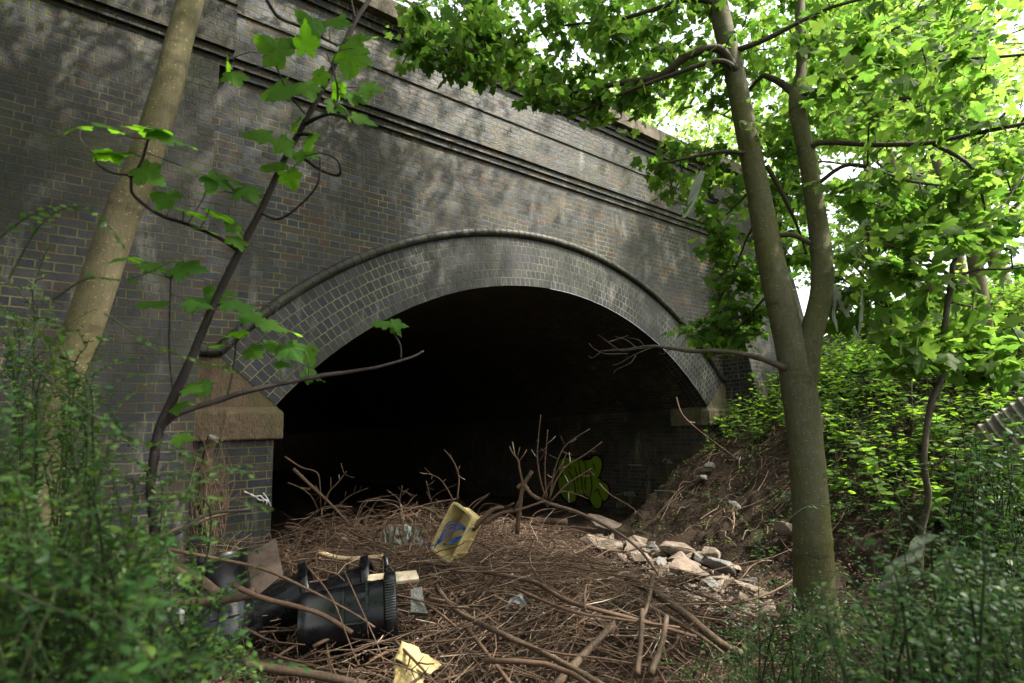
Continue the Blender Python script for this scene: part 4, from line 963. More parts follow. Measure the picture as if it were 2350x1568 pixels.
bc = thing("broken_crate", "split pale yellow crate in two curled pieces among sticks beside the ribbed bin rim", "crate", at(935, 1530, 3.05), "yellow plastic crates")
def shard(pts, bulge, nm):
    P = [np.asarray(q) for q in pts]; m_ = MB(); N = 8; G = []
    for i_ in range(N + 1):
        for j_ in range(N + 1):
            u, v = i_ / N, j_ / N; q = P[0] * (1 - u) * (1 - v) + P[1] * u * (1 - v) + P[2] * u * v + P[3] * (1 - u) * v
            G.append(q - F_ * bulge * math.sin(u * 3.14) * math.sin(v * 2.2) + rs.normal(size=3) * .003)
    m_.add(G, [(i_ * (N + 1) + j_, i_ * (N + 1) + j_ + 1, (i_ + 1) * (N + 1) + j_ + 1, (i_ + 1) * (N + 1) + j_) for i_ in range(N) for j_ in range(N)])
    ob_ = child(nm, m_.mesh(nm, True), bc, M_YEL); so = ob_.modifiers.new("wall", 'SOLIDIFY'); so.thickness = .006
shard([at(906, 1512, 3.1), at(924, 1470, 3.2), at(1014, 1524, 3.1), at(976, 1545, 3.0)], .03, "side_panel")
shard([at(898, 1590, 2.95), at(904, 1530, 3.1), at(952, 1512, 3.08), at(952, 1590, 2.92)], .02, "end_panel")
shard([at(952, 1590, 2.92), at(952, 1514, 3.08), at(972, 1545, 3.02), at(968, 1590, 2.95)], -.02, "end_panel")
def plank(name, label, cat, pts, th, mat):
    root = thing(name, label, cat, pts[0]); m = MB(); n = np.cross(pts[1] - pts[0], pts[-1] - pts[0]); n = n * (1 if n @ F_ > 0 else -1)
    slab_quad(m, pts, n, th); o = child("piece", m.mesh("piece"), root, mat); bv = o.modifiers.new("worn_edges", 'BEVEL'); bv.width = .004; bv.segments = 2; return root
plank("pale_plank", "short pale painted plank with a rusty stain lying on the sticks above the bins", "plank", [at(848, 1318, 4.55), at(955, 1308, 4.62), at(962, 1328, 4.55), at(895, 1336, 4.45), at(842, 1332, 4.48)], .03, M_WPLANK)
plank("grey_block", "grey weathered stone block standing in the brushwood below the pale plank", "block", [at(942, 1352, 4.2), at(968, 1346, 4.22), at(974, 1385, 4.15), at(982, 1408, 4.1), at(942, 1405, 4.1)], .09, M_CONC2)
plank("white_marker_post", "pale square post stub on the bank just behind the forked trunk", "post", [at(1873, 952, 6.2), at(1890, 954, 6.2), at(1891, 992, 6.2), at(1874, 990, 6.2)], .05, M_IMPOST2)

def film(name, label, cat, strips, mat=None, group=None):
    """torn plastic: wavy strips given as centre lines with widths"""
    root = thing(name, label, cat, strips[0][0][0], group); m = MB()
    for pts, w in strips:
        w = [q * .65 for q in w]; P = smooth_path(pts, 5); k = len(P); ww = np.interp(np.linspace(0, len(w) - 1, k), range(len(w)), w)
        side = unit(np.cross(P[-1] - P[0], F_)); grid = []
        for i in range(k):
            for j in range(7):
                s = (j - 3) / 3; grid.append(P[i] + side * s * ww[i] / 2 + F_ * (.35 * ww[i] * math.sin(s * 4 + i * .9) + rs.uniform(-.1, .1) * ww[i]) + rs.normal(size=3) * .03 * ww[i])
        m.add(grid, [(i * 7 + j, i * 7 + j + 1, (i + 1) * 7 + j + 1, (i + 1) * 7 + j) for i in range(k - 1) for j in range(6)])
    me = m.mesh("film", True); child("film", me, root, mat or M_FILM); return root
film("torn_polythene", "torn white polythene hanging from twigs beside the forked trunk, above the nettles", "plastic film", [([at(1905, 655, 4.5), at(1925, 690, 4.5), at(1950, 715, 4.5)], [.08, .16, .10]), ([at(1918, 660, 4.48), at(1914, 720, 4.48), at(1922, 762, 4.48)], [.06, .05, .02]), ([at(1975, 665, 4.5), at(1978, 720, 4.5), at(1970, 770, 4.5)], [.03, .05, .02]), ([at(1930, 700, 4.52), at(1955, 745, 4.5), at(1972, 790, 4.5)], [.08, .04, .02]), ([at(1935, 660, 4.5), at(1960, 668, 4.5), at(1985, 664, 4.5)], [.05, .06, .03])])
film("torn_polythene", "torn white polythene caught in leaves in front of the string course", "plastic film", [([at(1612, 392, 5.0), at(1600, 425, 5.0), at(1578, 470, 5.05)], [.06, .14, .04]), ([at(1600, 430, 5), at(1590, 470, 5), at(1570, 500, 5)], [.08, .05, .02])])
film("white_rag", "small white rag on the crest of the brushwood behind withered leaves", "rag", [([at(930, 1203, 5.6), at(936, 1218, 5.55), at(940, 1236, 5.5)], [.05, .12, .07])])
film("clear_plastic_tub", "crumpled clear plastic tub in the middle of the sticks", "tub", [([at(1160, 1398, 4.05), at(1172, 1382, 4.05), at(1192, 1374, 4.05), at(1206, 1388, 4.05), at(1208, 1404, 4.05)], [.05, .07, .09, .06, .03])], plastic("clear_plastic", (.52, .53, .54), .2, (.2, .2, .2), .3, .6, .4))
film("plastic_sheet", "pale crumpled plastic sheet among the shrubs below the slender sapling", "plastic sheet", [([at(2020, 1345, 2.9), at(2060, 1300, 2.95), at(2100, 1262, 3.0), at(2140, 1225, 3.1)], [.05, .09, .12, .08]), ([at(2000, 1350, 2.9), at(2070, 1335, 2.85), at(2110, 1320, 2.85)], [.04, .07, .05])], plastic("pale_sheet", (.15, .18, .12), .5, (.06, .07, .04), .5, .3, .4))
film("white_litter", "scrap of white paper caught in the shrub beside the standing bin", "litter", [([at(408, 1390, 2.6), at(414, 1408, 2.6), at(422, 1430, 2.6)], [.03, .05, .03])])
film("silver_crisp_packet", "small crumpled pale packet on the earth slope under the forked trunk", "litter", [([at(1672, 1150, 4.9), at(1690, 1158, 4.9), at(1700, 1166, 4.9)], [.03, .06, .02])])

# corrugated sheet on the bank
cs = thing("corrugated_sheet", "weathered corrugated sheet leaning on the bank at the edge of the picture", "sheet", at(2300, 1000, 4.6))
m = MB(); o0, o1, o2 = at(2232, 985, 4.9), at(2420, 860, 4.6), at(2330, 1120, 4.5)
ux, uy = o1 - o0, o2 - o0; nn = unit(np.cross(ux, uy)); NU = 90
V = []
for i in range(NU + 1):
    for j in (0, 1):
        V.append(o0 + ux * i / NU + uy * j + nn * .022 * math.sin(i * 2 * math.pi / 9))
m.add(V, [(2 * i, 2 * i + 1, 2 * i + 3, 2 * i + 2) for i in range(NU)])
o = child("sheet", m.mesh("sheet", True), cs, M_TIN); sl = o.modifiers.new("gauge", 'SOLIDIFY'); sl.thickness = .003

# ------------------------------------------------------------------ rubble
def chunk(label, loc, size, rot, mat, flat=(1, .8, .35), n=14, group="rubble from broken concrete", name="concrete_chunk"):
    bm = bmesh.new()
    for _ in range(n):
        p = rs.uniform(-1, 1, 3); p /= max(abs(p)) ** .95; bm.verts.new([float(p[i] * size * flat[i] * rs.uniform(.75, 1)) for i in range(3)])
    res = bmesh.ops.convex_hull(bm, input=bm.verts); 
    dead_ = [e for e in res['geom_interior'] if isinstance(e, bmesh.types.BMVert)]; bmesh.ops.delete(bm, geom=dead_, context='VERTS')
    bmesh.ops.dissolve_limit(bm, angle_limit=.25, verts=bm.verts, edges=bm.edges)
    bmesh.ops.bevel(bm, geom=bm.edges[:], offset=size * .05, segments=1, affect='EDGES')
    me = bpy.data.meshes.new(name); bm.to_mesh(me); bm.free()
    o = link(name, me, None, mat, label, "rubble", group); o.location = [float(c) for c in loc]; o.rotation_euler = rot; return o
for (x, y, s, fl, mt, lb) in [
 (1400, 1226, .34, (1, .7, .16), M_CONC, "long flat concrete slab with mossy underside at the back of the rubble"),
 (1385, 1278, .32, (1, .7, .22), M_CONC, "broad pale stone slab lit by a patch of sun beside the sticks"),
 (1560, 1290, .24, (1, .75, .35), M_CONC, "large tilted brown concrete piece, highest of the rubble"),
 (1588, 1346, .24, (1, .75, .30), M_CONC, "large flat brown concrete piece at the front of the rubble"),
 (1650, 1335, .19, (1, .6, .4), M_CONC2, "grey pointed stone leaning in the rubble below the earth slope"),
 (1632, 1300, .13, (1, .8, .5), M_CONC, "rounded pale lump behind the grey pointed stone"),
 (1812, 1250, .15, (1, .7, .45), M_CONC, "brown concrete lump alone beside the foot of the forked trunk"),
 (1470, 1310, .17, (1, .8, .4), M_CONC, "pale stone half under the branches where the rubble begins"),
 (1612, 1114, .09, (1, .8, .55), M_CONC2, "round stone set in the earth slope below the right impost"),
 (1628, 1088, .10, (1, .8, .5), M_CONC2, "upper stone set in the earth slope, beside a round one")]:
    p = hit(x, y, terrain); tilt = rs.uniform(-.35, .35, 2)
    chunk(lb, p + np.array([0, 0, s * .18 + .11]), s, (tilt[0] + .25, tilt[1], rs.uniform(0, 6.28)), mt, fl, 16, None, "concrete_slab" if fl[2] < .3 else "concrete_chunk")
for i in range(190):
    x, y = in_poly([(1430, 1265), (1560, 1262), (1690, 1318), (1765, 1400), (1790, 1480), (1680, 1470), (1560, 1400), (1460, 1330)] if i % 4 else [(1330, 1235), (1500, 1260), (1540, 1320), (1440, 1310)])
    p = hit(x, y, terrain); s = rs.uniform(.035, .11) * (1.4 if i % 5 == 0 else 1)
    chunk("small broken concrete piece lying in the rubble patch below the earth slope", p + np.array([0, 0, s * .30 + .045]), s, tuple(rs.uniform(-.6, .6, 2)) + (rs.uniform(0, 6.28),), M_CONC if rs.rand() < .88 else M_CONC2, (1, rs.uniform(.6, .95), rs.uniform(.2, .5)), 9, "small rubble below the earth slope")
for i in range(34):
    x, y = in_poly([(1500, 1120), (1640, 960), (1800, 960), (1810, 1250), (1600, 1240)]); p = hit(x, y, terrain); s = rs.uniform(.015, .045)
    chunk("small stone lying loose on the bare earth slope", p, s, tuple(rs.uniform(-.6, .6, 2)) + (0,), M_CONC2 if rs.rand() < .6 else M_CONC, (1, .8, .6), 12, "stones on the earth slope", "loose_stone")

# ------------------------------------------------------------------ stump, brushwood
st = thing("rotten_stump", "rotten broken stump with a pale sawn top against the pier", "stump", at(480, 1190, 4.75))
m = MB(); p, r = px_path([(476, 1230, 4.7, 34), (472, 1150, 4.72, 32), (474, 1080, 4.74, 26), (480, 1030, 4.76, 22), (490, 1004, 4.76, 24)], 4); m.tube(p, r, 12, True, 0, .12); child("trunk", m.mesh("trunk", True), st, M_LOG)
m = MB(); d_ = unit(p[-1] - p[-2]); m.tube([p[-1] - d_ * .002, p[-1] + d_ * .008], [r[-1] * .96, r[-1] * .92], 12); child("sawn_top", m.mesh("sawn_top"), st, M_CONC2)
m = MB()
for k in range(7):
    a = p[rs.randint(4, 12)] + rs.normal(size=3) * .02; m.tube(smooth_path([a, a + np.array([.03, -.03, -.05]) + rs.normal(size=3) * .02, a + np.array([.05, -.04, -.16]) + rs.normal(size=3) * .03], 3), .006, 4)
child("split_bark", m.mesh("split_bark"), st, M_LOG)
m = MB()
for k in range(60):
    x = rs.uniform(425, 520); a = at_y(x, rs.uniform(1180, 1240), WY - rs.uniform(.2, .75)); L = rs.uniform(.25, .8)
    d = np.array([rs.normal(0, .12), rs.normal(0, .08), 1.0]); p_ = smooth_path([a, a + d * L * .5 + rs.normal(size=3) * .04, a + d * L + rs.normal(size=3) * np.array([.10, .05, .05])], 4); m.tube(p_, np.linspace(.004, .0015, len(p_)), 4, False)
link("dead_vines", m.mesh("dead_vines", True), None, M_STICK, "dead brown vines standing in a tangle round the rotten stump", "vines", None, "stuff")
def stick_obj(name, label, cat, path, rad, mat, group=None, sides=7, cut=False, wob_=.05):
    root = thing(name, label, cat, path[0], group); m = MB(); m.tube(path, rad, sides, True, 0, wob_); child("stem", m.mesh("stem", True), root, mat)
    return root
def gpath(pts, lift=.02, fn=pile):
    """pixels laid on the heap surface"""
    return [hit(x, y, fn, lift + (l[0] if l else 0)) for x, y, *l in pts]
def traced(label, pts, w, name="fallen_branch", cat="branch", mat=None, lift=.03, group=None, taper=.6, sides=8):
    P = gpath(pts, lift + .08); dep = np.mean([(q - CAMPOS) @ F_ for q in P]); path = smooth_path(P, 4); rr = w * dep / FD / 2
    stick_obj(name, label, cat, path, np.linspace(rr, rr * taper, len(path)), mat or M_STICK, group, sides)
def traced_d(label, pts, w, name="bare_twig", cat="twig", mat=None, taper=.45, sides=6, side_twigs=0):
    P = [at(*q) for q in pts]; path = smooth_path(P, 4); rr = w * pts[0][2] / FD / 2
    root = thing(name, label, cat, path[0], None); m = MB(); m.tube(path, np.linspace(rr, rr * taper, len(path)), sides, True, 0, .06)
    for _ in range(side_twigs):
        i = rs.randint(len(path) // 3, len(path) - 1); t = unit(path[i] - path[i - 1]); d = unit(t * .5 + rs.normal(size=3) * .6); L = rs.uniform(.05, .14)
        m.tube([path[i], path[i] + d * L * .6, path[i] + d * L + np.array([0, 0, .01])], [rr * .5, rr * .4, rr * .3], 4)
    child("stem", m.mesh("stem", True), root, mat or M_STICK)
G_ = "long branches lying on the brushwood heap"
traced_d("long thin branch slanting across in front of the weathered board", [(372, 1258, 3.9), (505, 1284, 3.88), (600, 1305, 3.85), (681, 1340, 3.78), (801, 1402, 3.66), (860, 1440, 3.6)], 9, "fallen_branch", "branch")
traced_d("reddish branch with a snapped end resting across the two black bins", [(532, 1342, 3.85), (600, 1372, 3.76), (680, 1392, 3.7), (741, 1412, 3.66), (808, 1452, 3.6)], 12, "fallen_branch", "branch", None, .8)
traced_d("thick reddish branch descending behind the shrub to the standing bin", [(330, 1275, 3.9), (364, 1292, 3.9), (440, 1320, 3.9), (500, 1364, 3.9)], 26, "fallen_branch", "branch", M_LOG, .9)
traced_d("short thick log with a broken end in front of the standing bin", [(400, 1384, 3.85), (440, 1384, 3.85), (510, 1376, 3.85), (584, 1360, 3.9)], 20, "short_log", "log", M_LOG, 1.25)
for pts, lb, w in [([(705, 1300, 3.9), (760, 1370, 3.7), (800, 1470, 3.5), (835, 1560, 3.4)], "thin red stem hanging steeply across the middle of the fallen bin", 4.5), ([(790, 1310, 3.9), (830, 1400, 3.6), (870, 1490, 3.5), (900, 1580, 3.3)], "thin red stem slanting across the ribbed bin rim", 4), ([(620, 1500, 3.6), (700, 1520, 3.5), (800, 1500, 3.5), (880, 1470, 3.55)], "dead stick lying along the underside of the fallen bin", 6), ([(560, 1440, 3.8), (620, 1470, 3.7), (700, 1480, 3.6)], "short dead stick across the base of the fallen bin", 5), ([(820, 1530, 3.1), (900, 1522, 3.0), (990, 1560, 2.9)], "thin branch lying over the split yellow crate", 6), ([(905, 1470, 3.3), (955, 1520, 3.0), (1010, 1580, 2.9)], "dark stick pinning down the split yellow crate", 8)]:
    traced_d(lb, pts, w, side_twigs=3)
traced_d("forked dead bough in front of the pier foot", [(300, 1238, 3.6), (360, 1230, 3.7), (430, 1208, 3.8), (490, 1186, 3.9), (572, 1168, 4.0)], 14, "fallen_branch", "branch", M_LOG, .5)
traced_d("rough pale log along the bottom edge below the bins", [(560, 1520, 3.3), (620, 1534, 3.3), (720, 1548, 3.25), (840, 1572, 3.2)], 20, "long_log", "log", M_LOG, .9)
traced("long straight tan branch falling from the middle of the heap towards the rubble", [(1109, 1312), (1225, 1336), (1305, 1380), (1466, 1424), (1598, 1462)], 12, lift=.10)
traced("long dark curved branch sweeping down to the middle of the bottom edge", [(1001, 1345), (1045, 1400), (1145, 1452), (1225, 1488), (1325, 1540), (1386, 1575)], 14, lift=.14, taper=.8, mat=M_LOG)
traced("dark branch dropping steeply beside the long dark curved one", [(1065, 1432), (1105, 1484), (1173, 1572)], 11, lift=.12, taper=.8)
traced("slim purple stem lying nearly level near the bottom edge", [(1173, 1468), (1265, 1497), (1386, 1512), (1482, 1528), (1540, 1534)], 6, lift=.15)
traced("thick tan pole end pointing down out of the bottom edge", [(1408, 1432), (1346, 1496), (1270, 1580)], 17, lift=.12, mat=M_LOG, taper=1.1)
traced("tan pole standing on end in front of the rubble", [(1530, 1416), (1518, 1480), (1494, 1545)], 13, lift=.16, mat=M_LOG, taper=1.1)
traced("second tan pole standing on end, nearer the middle of the heap", [(1474, 1400), (1470, 1480), (1462, 1545)], 12, lift=.18, mat=M_LOG, taper=1.1)
traced("short tan stick upright at the edge of the rubble", [(1498, 1320), (1490, 1372), (1478, 1412)], 11, lift=.15, mat=M_LOG)
traced("thick dark bough sliding from the rubble down to the shrubs", [(1440, 1330), (1506, 1362), (1566, 1405), (1650, 1475), (1700, 1500)], 22, lift=.08, mat=M_LOG, taper=.8)
traced("thinner dark bough alongside the thick one below the rubble", [(1460, 1380), (1540, 1420), (1620, 1470), (1660, 1500)], 13, lift=.08, mat=M_LOG)
traced("sawn log end lying on the crest of the heap behind the Y-shaped stick", [(1215, 1196), (1255, 1197), (1300, 1200)], 17, "short_log", "log", M_LOG, .08, None, 1.0)
traced("pale barkless branch lying along the heap left of the yellow crate", [(730, 1268), (790, 1282), (880, 1276)], 12, lift=.06, mat=M_CUT, taper=.7)
traced("long reddish rod arching over the fallen bin", [(735, 1372), (800, 1362), (900, 1364), (1000, 1388), (1100, 1400)], 6, lift=.22)
traced("straight brown pole crossing from the heap centre to the tan poles", [(1180, 1350), (1300, 1400), (1400, 1418), (1560, 1440)], 8, lift=.16)
traced_d("arched bough curling over the crest of the heap and down to the rubble", [(1187, 1120, 5.6), (1201, 1112, 5.6), (1221, 1136, 5.55), (1262, 1156, 5.5), (1326, 1176, 5.45), (1406, 1216, 5.3), (1466, 1260, 5.2), (1510, 1318, 5.0)], 10, "arched_bough", "branch", None, .5, 8, 4)
traced_d("upright Y-shaped dead stick on the crest of the heap", [(1187, 1225, 5.6), (1193, 1160, 5.6), (1201, 1116, 5.6), (1221, 1082, 5.6)], 11, "forked_stick", "stick", None, .8, 8, 2)
traced_d("thin twig rising from the fork of the Y-shaped stick", [(1201, 1116, 5.6), (1192, 1075, 5.6), (1189, 1056, 5.6), (1176, 1040, 5.6), (1169, 1024, 5.6)], 6, side_twigs=3)
for pts, lb, w in [([(1253, 1145, 5.5), (1240, 1100, 5.5), (1233, 1052, 5.5), (1236, 1000, 5.5), (1241, 952, 5.5)], "tallest bare twig of the fan standing behind the heap crest", 4.5),
 ([(1255, 1142, 5.5), (1251, 1100, 5.5), (1251, 1060, 5.5), (1254, 1020, 5.5), (1257, 986, 5.5)], "straight bare twig beside the tallest one of the fan", 4.5),
 ([(1262, 1142, 5.5), (1270, 1090, 5.5), (1285, 1044, 5.5), (1305, 1016, 5.5), (1354, 984, 5.5)], "bare twig of the fan bending over towards the impost", 5),
 ([(1260, 1146, 5.5), (1275, 1105, 5.5), (1300, 1070, 5.5), (1342, 1044, 5.5), (1382, 1014, 5.5)], "bare twig of the fan crossing in front of the green graffiti top", 5.5),
 ([(1265, 1150, 5.5), (1297, 1115, 5.5), (1330, 1092, 5.5), (1357, 1076, 5.5)], "short bare twig of the fan across the green graffiti middle", 5),
 ([(1240, 1150, 5.5), (1262, 1110, 5.5), (1290, 1062, 5.5), (1300, 1040, 5.5)], "leaning bare twig inside the fan, with a light tip", 4),
 ([(1265, 1150, 5.4), (1290, 1128, 5.4), (1320, 1134, 5.4), (1344, 1142, 5.4)], "low pale twig under the green graffiti", 3.5),
 ([(1049, 1146, 5.7), (1053, 1100, 5.7), (1045, 1068, 5.7), (1030, 1045, 5.7), (1019, 1032, 5.7)], "curved bare twig rising above the yellow crate", 4),
 ([(1041, 1150, 5.7), (1025, 1120, 5.7), (1005, 1096, 5.7), (977, 1086, 5.7)], "bare twig leaning away from the yellow crate towards the dark", 3.5),
 ([(1010, 1200, 5.6), (990, 1150, 5.6), (978, 1104, 5.6)], "straight bare twig left of the yellow crate", 3.5),
 ([(920, 1200, 5.6), (918, 1160, 5.6), (922, 1128, 5.6), (950, 1138, 5.6)], "small crooked twig standing beside the white rag", 3),
 ([(673, 1076, 5.4), (715, 1116, 5.4), (758, 1156, 5.4), (800, 1200, 5.4)], "straight purple rod leaning beside the pier", 9),
 ([(653, 1048, 5.4), (690, 1072, 5.4), (726, 1084, 5.4), (734, 1110, 5.4), (736, 1160, 5.4)], "crooked bare twig hooking over the purple rod", 4.5),
 ([(745, 1160, 5.4), (755, 1130, 5.4), (775, 1108, 5.4), (795, 1082, 5.4)], "forked bare twig right of the purple rod", 4.5),
 ([(760, 1180, 5.4), (800, 1140, 5.4), (845, 1120, 5.4)], "low bare twig curving towards the dark beside the purple rod", 3),
 ([(660, 1108, 5.4), (690, 1120, 5.4), (715, 1140, 5.4), (730, 1170, 5.4)], "thin grey twig in the tangle at the pier corner", 3.5),
 ([(1085, 1215, 5.5), (1130, 1170, 5.5), (1165, 1165, 5.5)], "short stout stick propped against the yellow crate", 15),
 ([(1110, 1202, 5.45), (1150, 1178, 5.45), (1190, 1170, 5.45), (1250, 1150, 5.45)], "long bent stick rising from the yellow crate to the fan of twigs", 11),
 ([(1375, 1110, 5.6), (1400, 1135, 5.5), (1450, 1165, 5.3), (1480, 1195, 5.2)], "thin straight twig leaning on the foot of the earth slope", 3.5),
 ([(1552, 912, 8.2), (1565, 950, 8.0), (1600, 985, 7.8), (1660, 1030, 7.4), (1700, 1060, 7.2)], "thin forked twig in front of the pale impost", 4)]:
    traced_d(lb, pts, w, side_twigs=4 if w < 8 else 1)
# many more sticks: one object each for the larger ones, the fine mass as one object
def rand_stick(lmin, lmax, box, hmax, seg=6, curl=.18, ang=None):
    while True:
        X, Y = rs.uniform(box[0], box[1]), rs.uniform(box[2], box[3])
        lim = 3.9 + .43 * min(Y, WY) - (.55 if Y > 2.9 else -.2)
        lim -= .45
        if ((X - 1.72) / .45) ** 2 + ((Y - 4.25) / .32) ** 2 < 1 and rs.rand() < .6: continue
        if X < lim and not (X < .95 and Y > 5.0) and not (X < 1.62 and Y > WY - .05): break
    a = rs.normal(-.55, 1.0) if ang is None else ang; L = rs.uniform(lmin, lmax); d = np.array([math.cos(a), math.sin(a)]); bend = rs.normal(0, curl) / seg; h0, h1 = rs.uniform(-.22, hmax, 2); pts = []
    x, y = X - d[0] * L / 2, Y - d[1] * L / 2
    for i in range(seg + 1):
        t = i / seg
        if y > WY - .06 and x < 1.65: y = WY - .06
        pts.append((x, y, float(pile(x, y)) * .5 + float(pile(X, Y)) * .5 - .10 + h0 * (1 - t) + h1 * t + .03 * math.sin(t * 3.1) + rs.normal(0, .008)))
        a += bend * 2 + rs.normal(0, .06); x += math.cos(a) * L / seg; y += math.sin(a) * L / seg
        if x > 3.7 + .43 * min(max(y, 0), WY) - .5 and i > 2 and y > 2.9: break
    return smooth_path(pts, 2)
HEAP = (.6, 5.4, 2.0, 6.7)
for i in range(255):
    p_ = rand_stick(.5, 2.5, HEAP, .38, 6, .5); r0 = rs.uniform(.004, .011) * (1.5 if i % 9 == 0 else 1)
    stick_obj("loose_stick", "bare brown stick lying loose in the brushwood heap", "stick", p_, np.linspace(r0, r0 * .5, len(p_)), M_STICK, "loose sticks of the brushwood heap", 6)
m = MB()
for i in range(3000):
    p_ = rand_stick(.3, 1.1, HEAP, .34, 4, .7, rs.uniform(0, 6.28) if i % 2 else None)[::2]; r0 = rs.uniform(.0014, .0048) if i % 3 else rs.uniform(.0014, .0026); m.tube(p_, np.linspace(r0, r0 * .6, len(p_)), 4, False)
# upright and arching whips along the crest and round the pier
for i in range(420):
    if i % 3 == 0: c = np.array([rs.uniform(.95, 1.7), rs.uniform(5.1, 5.7)])
    else: c = np.array([rs.uniform(1.7, 5.0), rs.uniform(5.2, 6.4)])
    b0 = np.array([c[0], c[1], float(pile(*c))]); L = rs.uniform(.15, .5); d = rs.normal(size=2) * .7
    pth_ = smooth_path([b0, b0 + np.array([d[0] * L * .3, min(d[1], .2) * L * .3, L * .6]), b0 + np.array([d[0] * L, min(d[1], .2) * L, L * rs.uniform(.4, 1.0)])], 4)
    m.tube(pth_, np.linspace(.0028, .0012, len(pth_)), 4, False)
link("brushwood", m.mesh("brushwood", True), None, M_STICK, "tangled mass of fine brown twigs covering the ground in front of the tunnel", "brushwood", None, "stuff")
# withered leaves hanging on the heap
wl = thing("withered_spray", "withered grey-green leaves drooping on the heap left of the yellow crate", "leaves", at(925, 1230, 5.4)); lv = Leaves()
for _ in range(46):
    c = at(rs.uniform(880, 975), rs.uniform(1205, 1240), rs.uniform(5.2, 5.5)); lv.add(c, unit(np.array([rs.normal(0, .3), rs.normal(0, .3), -1])), rnd_dir(), rs.uniform(.05, .11))
child("crown", lv.mesh("crown", oval(.38)), wl, leaf_mat("withered_leaf", [(0, (.15, .16, .12)), (1, (.24, .25, .20))], [(0, (.10, .11, .07)), (1, (.15, .16, .10))], .2))

# ------------------------------------------------------------------ litter, weeds, shrubs
lv = Leaves()
for _ in range(46000):
    X, Y = rs.uniform(3.8, 10), rs.uniform(.3, 7.0)
    if rs.rand() < .3: X, Y = rs.uniform(.6, 5.5), rs.uniform(2, 6.2)
    hp = rs.uniform(-.05, .22) if X < 3.2 + .43 * Y else .012
    if X > 9.4 and Y > 5.1: continue
    lv.add((X, Y, float(pile(X, Y)) + hp), rnd_dir(.25), unit(np.array([0, 0, 1]) + rs.normal(size=3) * .5), rs.uniform(.008, .034))
link("leaf_litter", lv.mesh("leaf_litter", L_OVLO), None, M_DRY, "dry brown leaf litter scattered over the earth slope and the heap", "leaf litter", None, "stuff")
def weeds(n, box, rmin, size, hgt, dens, nl=8):
    lv = Leaves(); w = MB(); cnt = 0
    while cnt < n:
        X, Y = rs.uniform(box[0], box[1]), rs.uniform(box[2], box[3])
        r = X - (3.7 + .43 * min(max(Y, -6), WY))
        if r < rmin or (X > 9.3 and Y > 5.75 - .2 - .143 * 2.5) : continue
        if rs.rand() > dens(X, Y, r): continue
        z = float(terrain(X, Y)); b0 = np.array([X, Y, z]); H_ = rs.uniform(.4, 1) * hgt; cnt += 1
        ln = rs.normal(size=3) * .22; ln[2] = 0; top = b0 + np.array([0, 0, H_]) + ln * H_ * 1.6
        w.tube([b0, (b0 + top) / 2 + ln * .05, top], [.004, .003, .0015], 4, False)
        for k in range(nl):
            t = .25 + .75 * k / nl; p = b0 + (top - b0) * t; an = k * 2.4 + rs.uniform(0, 1)
            d = np.array([math.cos(an), math.sin(an), rs.uniform(-.35, .35)])
            lv.add(p + d * .02, d, unit(np.array([0, 0, 1]) + d * .25 + rs.normal(size=3) * .25), size * rs.uniform(.55, 1.2) * (1.1 - .4 * t))
    return lv, w
bare = lambda X, Y, r: sstep(.6, 1.5, r - (.55 * sstep(1.2, 2.4, Y) + 1.1 * sstep(2.6, 4.2, Y)) * sstep(9.8, 8.6, X) + .5 * wob(X, Y, 2.0))
clump = lambda X, Y, r: bare(X, Y, r) * (.12 + .88 * sstep(-.25, .35, wob(X, Y, 2.3, 4) + .4 * wob(X, Y, 5.1, 1)))
lv, w = weeds(1700, (5.0, 18.0, -1.5, 5.6), .4, .11, .60, clump, 10)
link("nettles", lv.crown("nettles", L_NETTLE, w), None, [M_WEED, M_TWIG], "bright green nettles standing in clumps on the bank", "nettles", None, "stuff")
lv, w = weeds(620, (5.0, 17.0, -1.5, 5.6), .5, .14, .75, lambda X, Y, r: bare(X, Y, r) * sstep(.1, -.4, wob(X, Y, 2.3, 4)) + .15 * bare(X, Y, r), 9)
link("maple_seedlings", lv.crown("maple_seedlings", L_MAPLE, w), None, [M_WEED2, M_TWIG], "knee-high sycamore seedlings with broad lobed leaves between the nettles", "seedlings", None, "stuff")
lv, w = weeds(1500, (5.0, 12.0, -1.5, 5.6), .2, .055, .16, bare, 8)
link("ground_cover", lv.crown("ground_cover", L_OVAL, w), None, [M_WEEDD, M_TWIG], "low dark leaves covering the earth under the nettles", "ground cover", None, "stuff")
lv = Leaves(); w = MB()
for _ in range(120):
    while True:
        X, Y = rs.uniform(5.2, 12), rs.uniform(-.8, 5.4); r_ = X - (3.7 + .43 * Y)
        if rs.rand() < bare(X, Y, r_) and not (X > 9.2 and Y > 4.9): break
    b0 = np.array([X, Y, float(terrain(X, Y))]); an = rs.uniform(0, 6.28); L = rs.uniform(.5, 1.3); d = np.array([math.cos(an), math.sin(an), 0])
    e = b0 + d * L; e[2] = float(terrain(e[0], min(e[1], 5.1))) + .05; q = smooth_path([b0, b0 + d * L * .35 + [0, 0, L * .45], b0 + d * L * .75 + [0, 0, L * .35], e], 5)
    w.tube(q, np.linspace(.005, .002, len(q)), 5, False)
    for p_ in q[3:]:
        for k in range(3):
            dd = unit(rs.normal(size=3) * [1, 1, .4]); lv.add(p_ + dd * .02, dd, unit(np.array([0, 0, 1]) + rs.normal(size=3) * .35), rs.uniform(.04, .085))
link("brambles", lv.crown("brambles", L_OVAL, w), None, [M_WEED, M_TWIG], "arching bramble stems with leaflets tangled over the bank", "brambles", None, "stuff")
m = MB()
